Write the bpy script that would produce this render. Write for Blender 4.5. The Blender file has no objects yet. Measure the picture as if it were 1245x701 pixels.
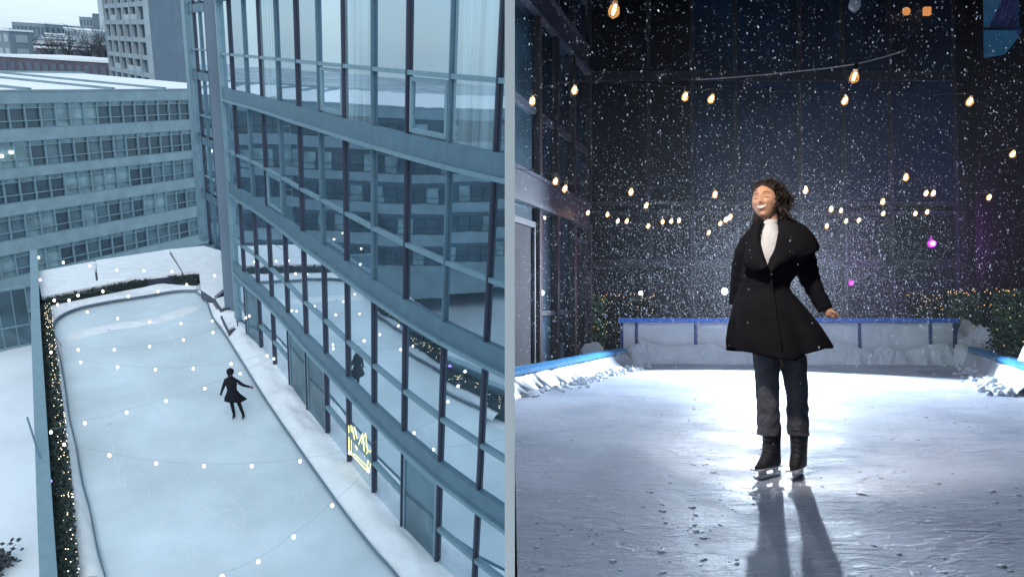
import bpy, bmesh, math, random
from mathutils import Vector, Matrix, noise
random.seed(11)
C = bpy.context.scene
COL = C.collection
R = math.radians
PI = math.pi
# ------------------------------------------------------------------ camera
F = 860.0; PX = 622.5; PY = 350.5; HC = 12.0
def basis(pitch, roll):
    p = R(pitch); r = R(roll); c, s = math.cos(r), math.sin(r)
    def rz(v): return Vector((c*v[0]-s*v[1], s*v[0]+c*v[1], v[2]))
    return rz((1,0,0)), rz((0,-math.sin(p),math.cos(p))), -rz((0,math.cos(p),math.sin(p)))
BX, BY, BZ = basis(17.6, 3.5)                     # world axes seen in camera axes (x right, y down, z ahead)
CR = Vector((BX[0],BY[0],BZ[0])); CD = Vector((BX[1],BY[1],BZ[1])); CF = Vector((BX[2],BY[2],BZ[2]))
CAM = Vector((0,0,HC))
cam_d = bpy.data.cameras.new('camera'); cam = bpy.data.objects.new('camera', cam_d); COL.objects.link(cam)
cam_m = Matrix(((CR.x,-CD.x,-CF.x,0),(CR.y,-CD.y,-CF.y,0),(CR.z,-CD.z,-CF.z,HC),(0,0,0,1)))
cam.matrix_world = cam_m
cam_d.sensor_width = 36; cam_d.lens = 36*F/1245.0; cam_d.clip_end = 3000; cam_d.clip_start = .05
C.camera = cam
# the night rink has its own floor; this carries its frame into the world
NIGHT = cam_m @ (Matrix.Translation((0,0,.97)) @ Matrix.Rotation(R(90+1.63),4,'X')).inverted()
DIV_N = CR.copy()                                 # normal of the dividing wall
def gp(u, v, z):                                  # day side: point on the level z
    d = CR*((u-PX)/F) + CD*((v-PY)/F) + CF
    return CAM + d*((z-HC)/d.z)
def gpY(u, v, Y):
    d = CR*((u-PX)/F) + CD*((v-PY)/F) + CF
    return CAM + d*(Y/d.y)
PN = R(1.63)
def np_(u, v, Y):                                 # night side: point at forward distance Y
    a=(u-PX)/F; b=-(v-PY)/F
    dy = math.cos(PN)-b*math.sin(PN); dz = math.sin(PN)+b*math.cos(PN)
    return Vector((a*Y/dy, Y, .97+dz*Y/dy))
def ng(u, v, z=0):
    a=(u-PX)/F; b=-(v-PY)/F
    dy = math.cos(PN)-b*math.sin(PN); dz = math.sin(PN)+b*math.cos(PN)
    t=(z-.97)/dz
    return Vector((a*t, dy*t, z))
# ------------------------------------------------------------------ materials
def mat(name, col, rough=.6, metal=0, spec=.5, emit=None, estr=0, noise_amt=0, nscale=5, bump=0, bscale=20, trans=0, alpha=1, sub=0, coat=0, detail=6, stretch=(1,1,1), sheen=0):
    m = bpy.data.materials.new(name); m.use_nodes = True
    nt = m.node_tree; b = nt.nodes['Principled BSDF']
    b.inputs['Base Color'].default_value = (*col,1); b.inputs['Roughness'].default_value = rough
    b.inputs['Metallic'].default_value = metal; b.inputs['Specular IOR Level'].default_value = spec
    b.inputs['Transmission Weight'].default_value = trans; b.inputs['Alpha'].default_value = alpha
    b.inputs['Coat Weight'].default_value = coat
    if sheen: b.inputs['Sheen Weight'].default_value = sheen
    if sub:
        b.inputs['Subsurface Weight'].default_value = sub; b.inputs['Subsurface Radius'].default_value = (.02,.01,.005)
    if emit:
        b.inputs['Emission Color'].default_value = (*emit,1); b.inputs['Emission Strength'].default_value = estr
    if noise_amt or bump:
        tc = nt.nodes.new('ShaderNodeTexCoord'); mp = nt.nodes.new('ShaderNodeMapping'); mp.inputs['Scale'].default_value = stretch
        nt.links.new(tc.outputs['Object'], mp.inputs[0])
    if noise_amt:
        n = nt.nodes.new('ShaderNodeTexNoise'); n.inputs['Scale'].default_value = nscale; n.inputs['Detail'].default_value = detail
        nt.links.new(mp.outputs[0], n.inputs['Vector'])
        r = nt.nodes.new('ShaderNodeValToRGB'); r.color_ramp.elements[0].position=.3; r.color_ramp.elements[1].position=.7
        r.color_ramp.elements[0].color = (*[max(0,c*(1-noise_amt)) for c in col],1)
        r.color_ramp.elements[1].color = (*[min(1,c*(1+noise_amt*.6)) for c in col],1)
        nt.links.new(n.outputs['Fac'], r.inputs[0]); nt.links.new(r.outputs[0], b.inputs['Base Color'])
    if bump:
        n2 = nt.nodes.new('ShaderNodeTexNoise'); n2.inputs['Scale'].default_value = bscale; n2.inputs['Detail'].default_value = 8
        nt.links.new(mp.outputs[0], n2.inputs['Vector'])
        bp = nt.nodes.new('ShaderNodeBump'); bp.inputs['Strength'].default_value = bump; bp.inputs['Distance'].default_value = .05
        nt.links.new(n2.outputs['Fac'], bp.inputs['Height']); nt.links.new(bp.outputs[0], b.inputs['Normal'])
    return m
def glass_mat(name, tint, inner, gloss=.5, rough=.02, stripes=0, nscale=.7):
    """curtain-wall glass: a mirror coat over what stands behind it"""
    m = bpy.data.materials.new(name); m.use_nodes = True; nt = m.node_tree; b = nt.nodes['Principled BSDF']
    out = nt.nodes['Material Output']
    b.inputs['Base Color'].default_value = (*inner,1); b.inputs['Roughness'].default_value = .6
    tc = nt.nodes.new('ShaderNodeTexCoord'); mp = nt.nodes.new('ShaderNodeMapping'); nt.links.new(tc.outputs['Object'], mp.inputs[0])
    n = nt.nodes.new('ShaderNodeTexNoise'); n.inputs['Scale'].default_value = nscale if not stripes else stripes
    if stripes: mp.inputs['Scale'].default_value = (1,1,.04)
    nt.links.new(mp.outputs[0], n.inputs['Vector'])
    r = nt.nodes.new('ShaderNodeValToRGB'); r.color_ramp.elements[0].position=.35; r.color_ramp.elements[1].position=.65
    r.color_ramp.elements[0].color = (*[c*.55 for c in inner],1); r.color_ramp.elements[1].color = (*[min(1,c*1.25) for c in inner],1)
    nt.links.new(n.outputs['Fac'], r.inputs[0]); nt.links.new(r.outputs[0], b.inputs['Base Color'])
    g = nt.nodes.new('ShaderNodeBsdfGlossy'); g.inputs['Color'].default_value = (*tint,1); g.inputs['Roughness'].default_value = rough
    # slight waviness of the panes
    wn = nt.nodes.new('ShaderNodeTexNoise'); wn.inputs['Scale'].default_value = 1.3; nt.links.new(tc.outputs['Object'], wn.inputs['Vector'])
    bp = nt.nodes.new('ShaderNodeBump'); bp.inputs['Strength'].default_value = .05; bp.inputs['Distance'].default_value=.02
    nt.links.new(wn.outputs['Fac'], bp.inputs['Height']); nt.links.new(bp.outputs[0], g.inputs['Normal'])
    mx = nt.nodes.new('ShaderNodeMixShader'); mx.inputs[0].default_value = gloss
    nt.links.new(b.outputs[0], mx.inputs[1]); nt.links.new(g.outputs[0], mx.inputs[2]); nt.links.new(mx.outputs[0], out.inputs[0])
    return m
M = {}
M['snow'] = mat('snow', (.84,.88,.94), .8, noise_amt=.10, nscale=.35, bump=.35, bscale=2.5)
M['snow_lump'] = mat('snow_lump', (.88,.91,.96), .85, noise_amt=.07, nscale=2, bump=.6, bscale=6)
M['rinkice'] = mat('rink_ice', (.68,.785,.86), .42, spec=.35, noise_amt=.2, nscale=.34, bump=.22, bscale=3.5, detail=12)
M['grey_metal'] = mat('grey_metal', (.12,.21,.28), .5, metal=.2, noise_amt=.12, nscale=3)
M['lt_metal'] = mat('light_metal', (.20,.32,.39), .45, metal=.2, noise_amt=.1, nscale=3)
M['dk_metal'] = mat('dark_mullion', (.05,.055,.09), .4, metal=.1)
M['concrete'] = mat('pale_panel', (.22,.32,.38), .8, noise_amt=.15, nscale=.8)
M['concrete2'] = mat('grey_panel', (.20,.29,.34), .8, noise_amt=.2, nscale=.5)
M['tower_wall'] = mat('tower_wall', (.15,.21,.28), .8, noise_amt=.12, nscale=.3)
M['tower_conc'] = mat('tower_concrete', (.33,.40,.45), .8, noise_amt=.15, nscale=.5)
M['gl_clear'] = glass_mat('glass_clear', (.78,.88,.95), (.10,.18,.25), .78)
M['gl_curt'] = glass_mat('glass_curtained', (.7,.82,.9), (.30,.43,.49), .5, stripes=6)
M['gl_dark'] = glass_mat('glass_dark', (.7,.82,.92), (.03,.075,.11), .62)
M['gl_off_dark'] = glass_mat('office_glass_dark', (.5,.65,.75), (.018,.045,.075), .10)
M['gl_off_mid'] = glass_mat('office_glass_mid', (.5,.65,.75), (.07,.13,.17), .12)
M['gl_off_blind'] = glass_mat('office_glass_blind', (.5,.65,.75), (.19,.30,.34), .12)
M['door_glass'] = glass_mat('door_glass', (.5,.62,.7), (.06,.13,.17), .22)
M['hedge'] = mat('hedge_leaf', (.035,.06,.055), .7)
M['hedge_core'] = mat('hedge_core', (.02,.035,.035), .9)
M['fairy'] = mat('fairy_light', (1,.9,.7), emit=(1,.80,.55), estr=3.2)
M['bulb_day'] = mat('bulb_day', (1,.95,.9), emit=(1,.86,.74), estr=5)
M['wire'] = mat('wire', (.30,.38,.42), .6)
M['neon'] = mat('neon_tube', (1,.95,.4), emit=(1,.82,.28), estr=1.1)
M['black_cloth'] = mat('black_cloth', (.012,.013,.02), .95, spec=.2)
M['brick'] = mat('brick', (.13,.12,.15), .9, noise_amt=.3, nscale=.3)
M['town_a'] = mat('town_pale', (.42,.50,.55), .9, noise_amt=.2, nscale=.1)
M['town_b'] = mat('town_grey', (.22,.29,.35), .9, noise_amt=.2, nscale=.1)
M['town_c'] = mat('town_dark', (.12,.15,.20), .9, noise_amt=.2, nscale=.1)
M['tree'] = mat('bare_twig', (.05,.06,.07), .9)
M['white_paint'] = mat('white_paint', (.98,.96,.94), .5)
M['ground'] = mat('town_ground', (.45,.52,.58), .9, noise_amt=.5, nscale=.03)
M['purple_day'] = mat('purple_lamp_day', (.4,.3,.8), emit=(.45,.3,1), estr=1.2)

# ------------------------------------------------------------------ mesh builder
class MB:
    def __init__(s): s.v=[]; s.f=[]; s.m=[]; s.mi=0
    def add(s, vs, fs):
        o=len(s.v); s.v += [Vector(p) for p in vs]; s.f += [tuple(i+o for i in f) for f in fs]; s.m += [s.mi]*len(fs); return s
    def quad(s, a,b,c,d): return s.add([a,b,c,d],[(0,1,2,3)])
    def hexa(s, p):    # 8 points: bottom 4 ccw, top 4 ccw
        return s.add(p,[(3,2,1,0),(4,5,6,7),(0,1,5,4),(1,2,6,5),(2,3,7,6),(3,0,4,7)])
    def box(s, x0,x1,y0,y1,z0,z1):
        return s.hexa([(x0,y0,z0),(x1,y0,z0),(x1,y1,z0),(x0,y1,z0),(x0,y0,z1),(x1,y0,z1),(x1,y1,z1),(x0,y1,z1)])
    def wallbox(s, a, b, z0, z1, t0, t1):
        """box along plan line a->b between levels, from offset t0 to t1 along the right-hand normal"""
        a=Vector((a[0],a[1],0)); b=Vector((b[0],b[1],0)); d=(b-a).normalized(); n=Vector((d.y,-d.x,0))
        p=[a+n*t1,b+n*t1,b+n*t0,a+n*t0]
        return s.hexa([(q.x,q.y,z0) for q in p]+[(q.x,q.y,z1) for q in p])
    def prism(s, pts, z0, z1):
        n=len(pts); ar=sum(pts[i][0]*pts[(i+1)%n][1]-pts[(i+1)%n][0]*pts[i][1] for i in range(n))
        if ar<0: pts=pts[::-1]
        zz=lambda z,p:(z(p) if callable(z) else z)
        vs=[(p[0],p[1],zz(z0,p)) for p in pts]+[(p[0],p[1],zz(z1,p)) for p in pts]
        return s.add(vs,[tuple(range(n-1,-1,-1)),tuple(range(n,2*n))]+[(i,(i+1)%n,n+(i+1)%n,n+i) for i in range(n)])
    def tube(s, pts, rad, seg=6, caps=True, flat=1):
        pts=[Vector(p) for p in pts]; n=len(pts); rs=rad if isinstance(rad,(list,tuple)) else [rad]*n
        vs=[]; prev=None
        for i,p in enumerate(pts):
            t=(pts[min(i+1,n-1)]-pts[max(i-1,0)]).normalized()
            u = t.orthogonal().normalized() if prev is None else (prev-t*prev.dot(t)).normalized()
            prev=u; w=t.cross(u)
            for k in range(seg):
                a=2*PI*k/seg; vs.append(p+(u*math.cos(a)+w*math.sin(a)*flat)*rs[i])
        fs=[(i*seg+k,i*seg+(k+1)%seg,(i+1)*seg+(k+1)%seg,(i+1)*seg+k) for i in range(n-1) for k in range(seg)]
        if caps: fs += [tuple(range(seg-1,-1,-1)), tuple((n-1)*seg+k for k in range(seg))]
        return s.add(vs,fs)
    def ball(s, c, r, seg=8, rings=6, sc=(1,1,1), rot=None, fn=None):
        c=Vector(c); vs=[]; 
        for j in range(rings+1):
            th=PI*j/rings
            for k in range(seg):
                ph=2*PI*k/seg; d=Vector((math.sin(th)*math.cos(ph),math.sin(th)*math.sin(ph),math.cos(th)))
                q=Vector((d.x*sc[0],d.y*sc[1],d.z*sc[2]))*r
                if fn: q=fn(d,q)
                if rot: q=rot@q
                vs.append(c+q)
        fs=[(j*seg+k,(j+1)*seg+k,(j+1)*seg+(k+1)%seg,j*seg+(k+1)%seg) for j in range(rings) for k in range(seg)]
        return s.add(vs,fs)
    def octa(s, c, r, h):
        c=Vector(c); return s.add([c+Vector(q) for q in ((r,0,0),(0,r,0),(-r,0,0),(0,-r,0),(0,0,h),(0,0,-h))],[(0,1,4),(1,2,4),(2,3,4),(3,0,4),(1,0,5),(2,1,5),(3,2,5),(0,3,5)])
    def loft(s, rings, caps=True):
        n=len(rings[0]); vs=[p for r_ in rings for p in r_]
        fs=[(i*n+k,i*n+(k+1)%n,(i+1)*n+(k+1)%n,(i+1)*n+k) for i in range(len(rings)-1) for k in range(n)]
        if caps: fs += [tuple(range(n-1,-1,-1)), tuple((len(rings)-1)*n+k for k in range(n))]
        return s.add(vs,fs)
    def build(s, name, mats, parent=None, loc=None, smooth=False, clip=False, weld=False):
        if not isinstance(mats,(list,tuple)): mats=[mats]
        if parent is not None: o=Vector(parent['_loc'])
        elif loc is not None: o=Vector(loc)
        elif s.v:
            o=Vector((sum(p.x for p in s.v)/len(s.v), sum(p.y for p in s.v)/len(s.v), min(p.z for p in s.v)))
        else: o=Vector((0,0,0))
        me=bpy.data.meshes.new(name); me.from_pydata([p-o for p in s.v],[],s.f)
        for m_ in mats: me.materials.append(m_)
        me.polygons.foreach_set('material_index', s.m)
        if smooth: me.polygons.foreach_set('use_smooth',[True]*len(me.polygons))
        if clip or weld:
            bm=bmesh.new(); bm.from_mesh(me)
            if weld: bmesh.ops.remove_doubles(bm, verts=bm.verts, dist=1e-5)
            if clip:
                bmesh.ops.bisect_plane(bm, geom=bm.verts[:]+bm.edges[:]+bm.faces[:], plane_co=CAM-DIV_N*.04-o, plane_no=DIV_N, clear_outer=True)
            bm.to_mesh(me); bm.free()
        me.update()
        ob=bpy.data.objects.new(name, me); COL.objects.link(ob); ob['_loc']=tuple(o)
        if parent is not None: ob.parent=parent; ob.location=(0,0,0)
        else: ob.location=o
        return ob
PLACE=[None]; NIGHTOBJ=[]
def tag(o, label=None, cat=None, group=None, kind=None):
    if label: o['label']=label
    if cat: o['category']=cat
    if group: o['group']=group
    if kind: o['kind']=kind
    if o.parent is None and PLACE[0]=='night' and o not in NIGHTOBJ: NIGHTOBJ.append(o)
    return o
def thing(name, loc, label, cat, group=None):
    o=bpy.data.objects.new(name,None); COL.objects.link(o); o.location=loc; o['_loc']=tuple(loc); o.empty_display_size=.2
    return tag(o,label,cat,group)
def struct(o): return tag(o,kind='structure')
def copy_thing(src, loc, label):
    r_=src.copy(); COL.objects.link(r_); r_.location=loc; r_['_loc']=tuple(loc)
    for ch in list(src.children):
        c=ch.copy(); COL.objects.link(c); c.parent=r_
        for g in list(ch.children):
            d=g.copy(); COL.objects.link(d); d.parent=c
    r_['label']=label
    if PLACE[0]=='night': NIGHTOBJ.append(r_)
    return r_
def remesh(ob, vox, smooth_it=4):
    md=ob.modifiers.new('r','REMESH'); md.mode='VOXEL'; md.voxel_size=vox
    if smooth_it:
        sm=ob.modifiers.new('s','SMOOTH'); sm.iterations=smooth_it; sm.factor=.5
    dg=bpy.context.evaluated_depsgraph_get(); me=bpy.data.meshes.new_from_object(ob.evaluated_get(dg))
    ob.modifiers.clear(); old=ob.data; mats=list(old.materials); ob.data=me
    if not me.materials:
        for m_ in mats: me.materials.append(m_)
    me.polygons.foreach_set('use_smooth',[True]*len(me.polygons)); me.update(); return ob
def V2(p): return (p[0],p[1])
def lerp(a,b,t): return a+(b-a)*t
def poly_at(pts, s_):
    """point along a polyline at arc fraction"""
    L=[(Vector(pts[i+1])-Vector(pts[i])).length for i in range(len(pts)-1)]; T=sum(L)*s_
    for i,l in enumerate(L):
        if T<=l or i==len(L)-1: return Vector(pts[i]).lerp(Vector(pts[i+1]), max(0,min(1,T/l)))
        T-=l
def snow_pile(path, w, h, seed, n=60, m_=9, taper=True, z0=-.02, rough=.35):
    """a lumpy heap of snow along a path (plan), cross-section m_ points"""
    mb=MB(); rows=[]
    for i in range(n+1):
        s_=i/n; p=poly_at(path,s_); q=poly_at(path,min(1,s_+.01)); q0=poly_at(path,max(0,s_-.01)); d=(q-q0); d.z=0; d.normalize(); nn=Vector((d.y,-d.x,0))
        e=min(1,min(s_,1-s_)*n/3) if taper else 1
        row=[]
        for j in range(m_+1):
            a=j/m_; x=(a-.5)*2
            base=Vector((p.x,p.y,0))+nn*x*w*(.85+.3*noise.noise(Vector((s_*n*.3,seed,x*.5))))
            nz=noise.noise(Vector((base.x*1.7,base.y*1.7,seed*3.1)))+.6*noise.noise(Vector((base.x*5,base.y*5,seed)))
            z=p.z+z0+h*e*max(0,(1-abs(x)**2.2))*(1+rough*1.6*nz)
            row.append(Vector((base.x,base.y,z)))
        rows.append(row)
    vs=[q for r_ in rows for q in r_]; k=m_+1
    mb.add(vs,[(i*k+j,(i+1)*k+j,(i+1)*k+j+1,i*k+j+1) for i in range(n) for j in range(m_)])
    return mb

# =================================================================== DAY SIDE (view from above)
PLACE[0]='day'
g=MB(); g.quad((-900,-100,-16),(60,-100,-16),(60,1400,-16),(-900,1400,-16))
struct(g.build('ground',M['ground'],loc=(0,0,-16)))
# hills on the skyline
g=MB(); xs=[-900+i*40 for i in range(24)]
vs=[];
for x in xs:
    h=-16+14+10*noise.noise(Vector((x*.006,2,0)))+20
    vs+= [(x,1150,-16),(x,1180,h),(x,1350,h*.8)]
g.add(vs,[(i*3+j,(i+1)*3+j,(i+1)*3+j+1,i*3+j+1) for i in range(len(xs)-1) for j in range(2)])
struct(g.build('hills',M['town_b']))

# facade plan of the big glazed building
ZL=dict(T0=15.3,S0=13.75,T1=11.69,A=9.97,T2=7.9,B=6.14,T3=4.19,C=2.66,G=.1)
PL=[(-12.15,29.58),(-11.2,28.15),(-10.15,26.85),(-9.06,25.3),(-7.92,23.65),(-6.72,21.8),(-5.66,20.3),(-4.58,18.72),(-3.52,17.2),(-2.48,15.8),(-1.42,14.5),(-.45,13.45),(.5,12.5)]
# ground podium under the rink
dv0=V2(gp(612,701,0)); 
pod=MB(); pod.prism([V2(gp(44,330,-.03)),V2(gp(120,317,-.03)),V2(gp(204,303,-.03)),V2(gp(249,299,-.03)),(-14.8,40),(-12,29.7)]+PL[1:12]+[(-.6,8),(-6,7),(-10.35+3.1,9.0),(-10.35,13.48)],-.6,-.03)
struct(pod.build('podium',M['snow'],clip=True))
# rink ice
icep=[gp(*q,.0) for q in [(75,420),(64,404),(69,388),(91,376),(130,367),(176,360),(212,353.5),(236,353),(253,368),(273,406),(319,480),(350,526),(407,607),(451,664),(483,701),(530,770),(300,800),(150,800),(128,701),(112,645),(100,585),(92,540),(84,505)]]
ice=MB(); ice.prism([V2(p) for p in icep],-.02,.02); struct(ice.build('rink_ice',M['rinkice']))
rs=random.Random(12); sm=MB()
for k in range(150):
    c=gp(rs.uniform(90,420),rs.uniform(390,700),0)
    a0=rs.uniform(0,2*PI); L_=rs.uniform(.6,3.2); cur=rs.uniform(-1.6,1.6); w_=rs.uniform(.003,.009); pts_=[]
    for i in range(9):
        a1=a0+cur*i/8; c=c+Vector((math.cos(a1),math.sin(a1),0))*L_/8; pts_.append(c.copy())
    def inside(p):
        u=((p-CAM).dot(CR))/((p-CAM).dot(CF))*F+PX; v=((p-CAM).dot(CD))/((p-CAM).dot(CF))*F+PY
        return v>372 and u>72+max(0,(v-420))*.17+12 and u<250+max(0,(v-372))*.70-14 and v<760
    if not all(inside(p) for p in pts_): continue
    for i in range(8):
        d_=(pts_[i+1]-pts_[i]).normalized(); nn=Vector((d_.y,-d_.x,0))*w_; z_=Vector((0,0,.024))
        sm.quad(pts_[i]-nn+z_,pts_[i]+nn+z_,pts_[i+1]+nn+z_,pts_[i+1]-nn+z_)
tag(sm.build('skate_scratches',M['snow_lump'],loc=(0,0,.02)),'pale curved skate scratches across the daylight ice','skate scratches',kind='stuff')
# raised snow rim round the ice with a dark cap line
def ribbon(path,z0,z1,t0,t1,name,m_,parent=None,**k):
    mb=MB()
    for i in range(len(path)-1): mb.wallbox(path[i],path[i+1],z0,z1,t0,t1)
    return mb
def smooth_path(p, n):
    """Catmull-Rom through the points"""
    p=[Vector(q) for q in p]; out=[]
    for i in range(len(p)-1):
        a=p[max(i-1,0)]; b=p[i]; c=p[i+1]; d=p[min(i+2,len(p)-1)]
        for k in range(n):
            t=k/n; out.append(.5*((2*b)+(c-a)*t+(2*a-5*b+4*c-d)*t*t+(3*b-a-3*c+d)*t**3))
    return out+[p[-1]]
rim_r=smooth_path([gp(*q,.15) for q in [(236,353),(250,364),(258,385),(273,406),(319,480),(350,526),(407,607),(451,664),(483,701),(530,770)]],5)
rim_t=smooth_path([gp(*q,.15) for q in [(64,404),(69,388),(91,376),(130,367),(176,360),(212,354),(236,353)]],5)
rim_l=smooth_path([gp(*q,.15) for q in [(128,701),(118,665),(108,615),(100,585),(92,540),(84,505),(80,475),(72,430),(64,404)]],5)
rb=thing('rink_board',rim_t[0],'low dark edge rail curving round the daylight ice rink under snow','rink board')
for k,pt in enumerate((rim_l,rim_t,rim_r)):
    mb=MB(); mb.tube([Vector((p.x,p.y,.17)) for p in pt],.035 if k else .02,6); mb.build('rail',M['grey_metal'],rb)
# banks of snow round the rink (stuff: ground cover)
def strip_bank(inner, outer, zi, zo, hump, seed, name, n=90, m_=12):
    mb=MB(); vs=[]
    for i in range(n+1):
        a=poly_at(inner,i/n); b=poly_at(outer,i/n)
        for j in range(m_+1):
            t=j/m_; p=a.lerp(b,t); 
            nz=noise.noise(Vector((p.x*.9,p.y*.9,seed)))+.5*noise.noise(Vector((p.x*2.7,p.y*2.7,seed)))
            z=lerp(zi,zo,t)+hump*math.sin(PI*t)*(1+.8*nz)+(.05*nz if 0<j<m_ else 0)
            vs.append((p.x,p.y,z))
    k=m_+1; mb.add(vs,[(i*k+j,i*k+j+1,(i+1)*k+j+1,(i+1)*k+j) for i in range(n) for j in range(m_)])
    return mb
fac_line=[Vector((p[0],p[1],0)) for p in PL[:12]]
right_outer=[Vector(p) for p in [(-13.6,32.5,0)]]+fac_line
b1=strip_bank([p for p in rim_r],right_outer,.12,.28,.16,3,'x'); 
tag(b1.build('snow_bank',M['snow_lump'],smooth=True,clip=True),'bank of shovelled snow between the rink edge and the glass facade','snow bank',kind='stuff')
left_outer=[gp(*q,.1) for q in [(90,712),(83,635),(76,575),(66,520),(58,470),(53,425),(50,385),(58,378)]]
b2=strip_bank(rim_l,left_outer,.12,.22,.14,7,'x')
tag(b2.build('snow_bank',M['snow_lump'],smooth=True),'bank of snow along the hedge side of the daylight rink','snow bank',kind='stuff')
top_outer=[gp(*q,.1) for q in [(50,383),(62,374),(110,364),(160,354),(197,347),(243,350)]]
b3=strip_bank(rim_t,top_outer,.12,.2,.1,9,'x')
tag(b3.build('snow_bank',M['snow_lump'],smooth=True),'bank of snow at the far end of the daylight rink','snow bank',kind='stuff')
# snow-dusted roughness on the ice near the far end
b4=snow_pile([gp(78,412,.02),gp(130,398,.02),gp(200,388,.02),gp(238,372,.02)],.6,.055,4,50,10)
tag(b4.build('snow_drift',M['snow_lump'],smooth=True),'low drift of ploughed snow at the far end of the rink','snow drift',kind='stuff')

# hedge with fairy lights : left run and far run
def hedge(path, w, z0, z1, seed, name, label, lights, lightside):
    t=thing(name,path[0],label,'hedge')
    core=MB(); 
    for i in range(len(path)-1): core.wallbox(path[i],path[i+1],z0,z1-.12,-w*.42,w*.42)
    core.build('branches',M['hedge_core'],t)
    lv=MB(); rnd=random.Random(seed); L=sum((Vector(path[i+1])-Vector(path[i])).length for i in range(len(path)-1))
    for k in range(int(L*420)):
        s_=rnd.random(); p=poly_at(path,s_); q=poly_at(path,min(1,s_+.01)); q0=poly_at(path,max(0,s_-.01)); d=(q-q0).normalized(); nn=Vector((d.y,-d.x,0))
        c=Vector((p.x,p.y,0))+nn*rnd.uniform(-.5,.5)*w; c.z=rnd.uniform(z0,z1) if rnd.random()<.5 else z1-rnd.uniform(0,.15)
        a=Vector((rnd.gauss(0,1),rnd.gauss(0,1),rnd.gauss(0,1))).normalized()*rnd.uniform(.03,.07); b=a.orthogonal().normalized()*rnd.uniform(.02,.05)
        lv.quad(c-a,c-b,c+a,c+b)
    lv.build('foliage',M['hedge'],t)
    fl=MB()
    for k in range(lights):
        s_=rnd.random()**.8; p=poly_at(path,1-s_ if lightside else s_); q=poly_at(path,.5); d=(Vector(path[-1])-Vector(path[0])).normalized(); nn=Vector((d.y,-d.x,0))
        c=Vector((p.x,p.y,0))+nn*w*rnd.uniform(.1,.55)+Vector((0,0,z1+rnd.uniform(-.35,.03)))
        fl.octa(c,rnd.uniform(.008,.016),.015)
    if lights: tag(fl.build('fairy_lights',M['fairy'],t),kind='stuff')
    return t
hp=[gp(51,375,.5),gp(58,440,.5),gp(65,520,.5),gp(72,600,.5),gp(77,712,.5)]
hp=[Vector((p.x,p.y,0)) for p in hp]
# order the far->near so that right-hand normal points to... rink side
hedge(hp[::-1],.62,-.05,.75,5,'hedge','long dark hedge along the left side of the rink strung with tiny fairy lights',420,False)
hp2=[gp(50,368,.3),gp(110,354,.3),gp(197,338,.3),gp(241,337,.3)]; hp2=[Vector((p.x,p.y,0)) for p in hp2]
hedge(hp2,.9,-.05,.55,6,'hedge','dark clipped hedge across the far end of the daylight rink',0,False)
# pale parapet wall on the left
pw=thing('parapet_wall',gp(50,560,0),'long pale metal parapet wall left of the light-strung hedge','wall')
wl=[gp(41,306,.9),gp(44,400,.9),gp(50,520,.9),gp(56,640,.9),gp(61,730,.9)]
mb=MB()
for i in range(4): mb.wallbox(wl[i],wl[i+1],-3.2,.9,-.1,.1)
mb.build('panel',M['concrete'],pw)
mb=MB()
for i in range(4): mb.wallbox(wl[i],wl[i+1],.903,1.0,-.16,.16)
mb.build('coping',M['lt_metal'],pw)
# lower snowy terrace left of it
te=MB(); te.prism([V2(gp(-260,470,-3)),V2(gp(-20,433,-3)),V2(gp(42,418,-3)),V2(gp(49,520,-3)),V2(gp(60,740,-3)),V2(gp(-30,760,-3)),V2(gp(-260,730,-3))],-3.6,-3)
struct(te.build('terrace',M['snow']))
# framed glass screen at the back edge of the terrace
sc=thing('glass_screen',gp(18,427,-3),'metal framed glass screen at the back edge of the snowy terrace','screen')
a=gp(-30,433,-3); b=gp(40,419,-3); fr=MB(); gl=MB()
for i in range(5):
    p=a.lerp(b,i/4); q=a.lerp(b,min(1,i/4+.012)); fr.wallbox(p,a.lerp(b,i/4+.02),-3,.1,-.04,.04)
for z in (-2.95,-1.9,.02): fr.wallbox(a,b,z,z+.09,-.05,.05)
gl.wallbox(a,b,-2.9,.0,-.01,.01)
fr.build('frame',M['lt_metal'],sc); gl.build('glass',M['gl_off_mid'],sc)
# pole leaning on the wall, dark bush
mb=MB(); mb.tube([gp(33,507,1.7),gp(50,560,.95)],.025,6)
tag(mb.build('pole',M['grey_metal']),'thin grey pole leaning against the parapet wall','pole')
mb=MB(); rr=random.Random(3); c0=gp(-2,690,-3)
for k in range(260):
    c=c0+Vector((rr.gauss(0,.22),rr.gauss(0,.25),abs(rr.gauss(.25,.2)))); d=Vector((rr.gauss(0,1),rr.gauss(0,1),rr.gauss(0,1))).normalized()*.09; e=d.orthogonal().normalized()*.05
    mb.quad(c-d,c-e,c+d,c+e)
st=thing('shrub',(c0.x,c0.y,-3),'small dark shrub in the snow at the terrace corner','shrub')
mb.build('foliage',M['tree'],st); mb=MB(); mb.tube([c0+Vector((0,0,-.05)),c0+Vector((.02,0,.35))],[.03,.015]); mb.build('stem',M['tree'],st)
# purple glow lamp in the hedge
mb=MB(); c=gp(59,585,.75)
mb.ball(c,.09,10,6,(1,1,.5)); lamp=thing('uplight',c,'small violet lamp glowing in the hedge','lamp'); mb.build('lens',M['purple_day'],lamp)
mb=MB(); mb.tube([c-Vector((0,0,.15)),c-Vector((0,0,.02))],[.06,.09],10); mb.build('housing',M['dk_metal'],lamp)

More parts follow.
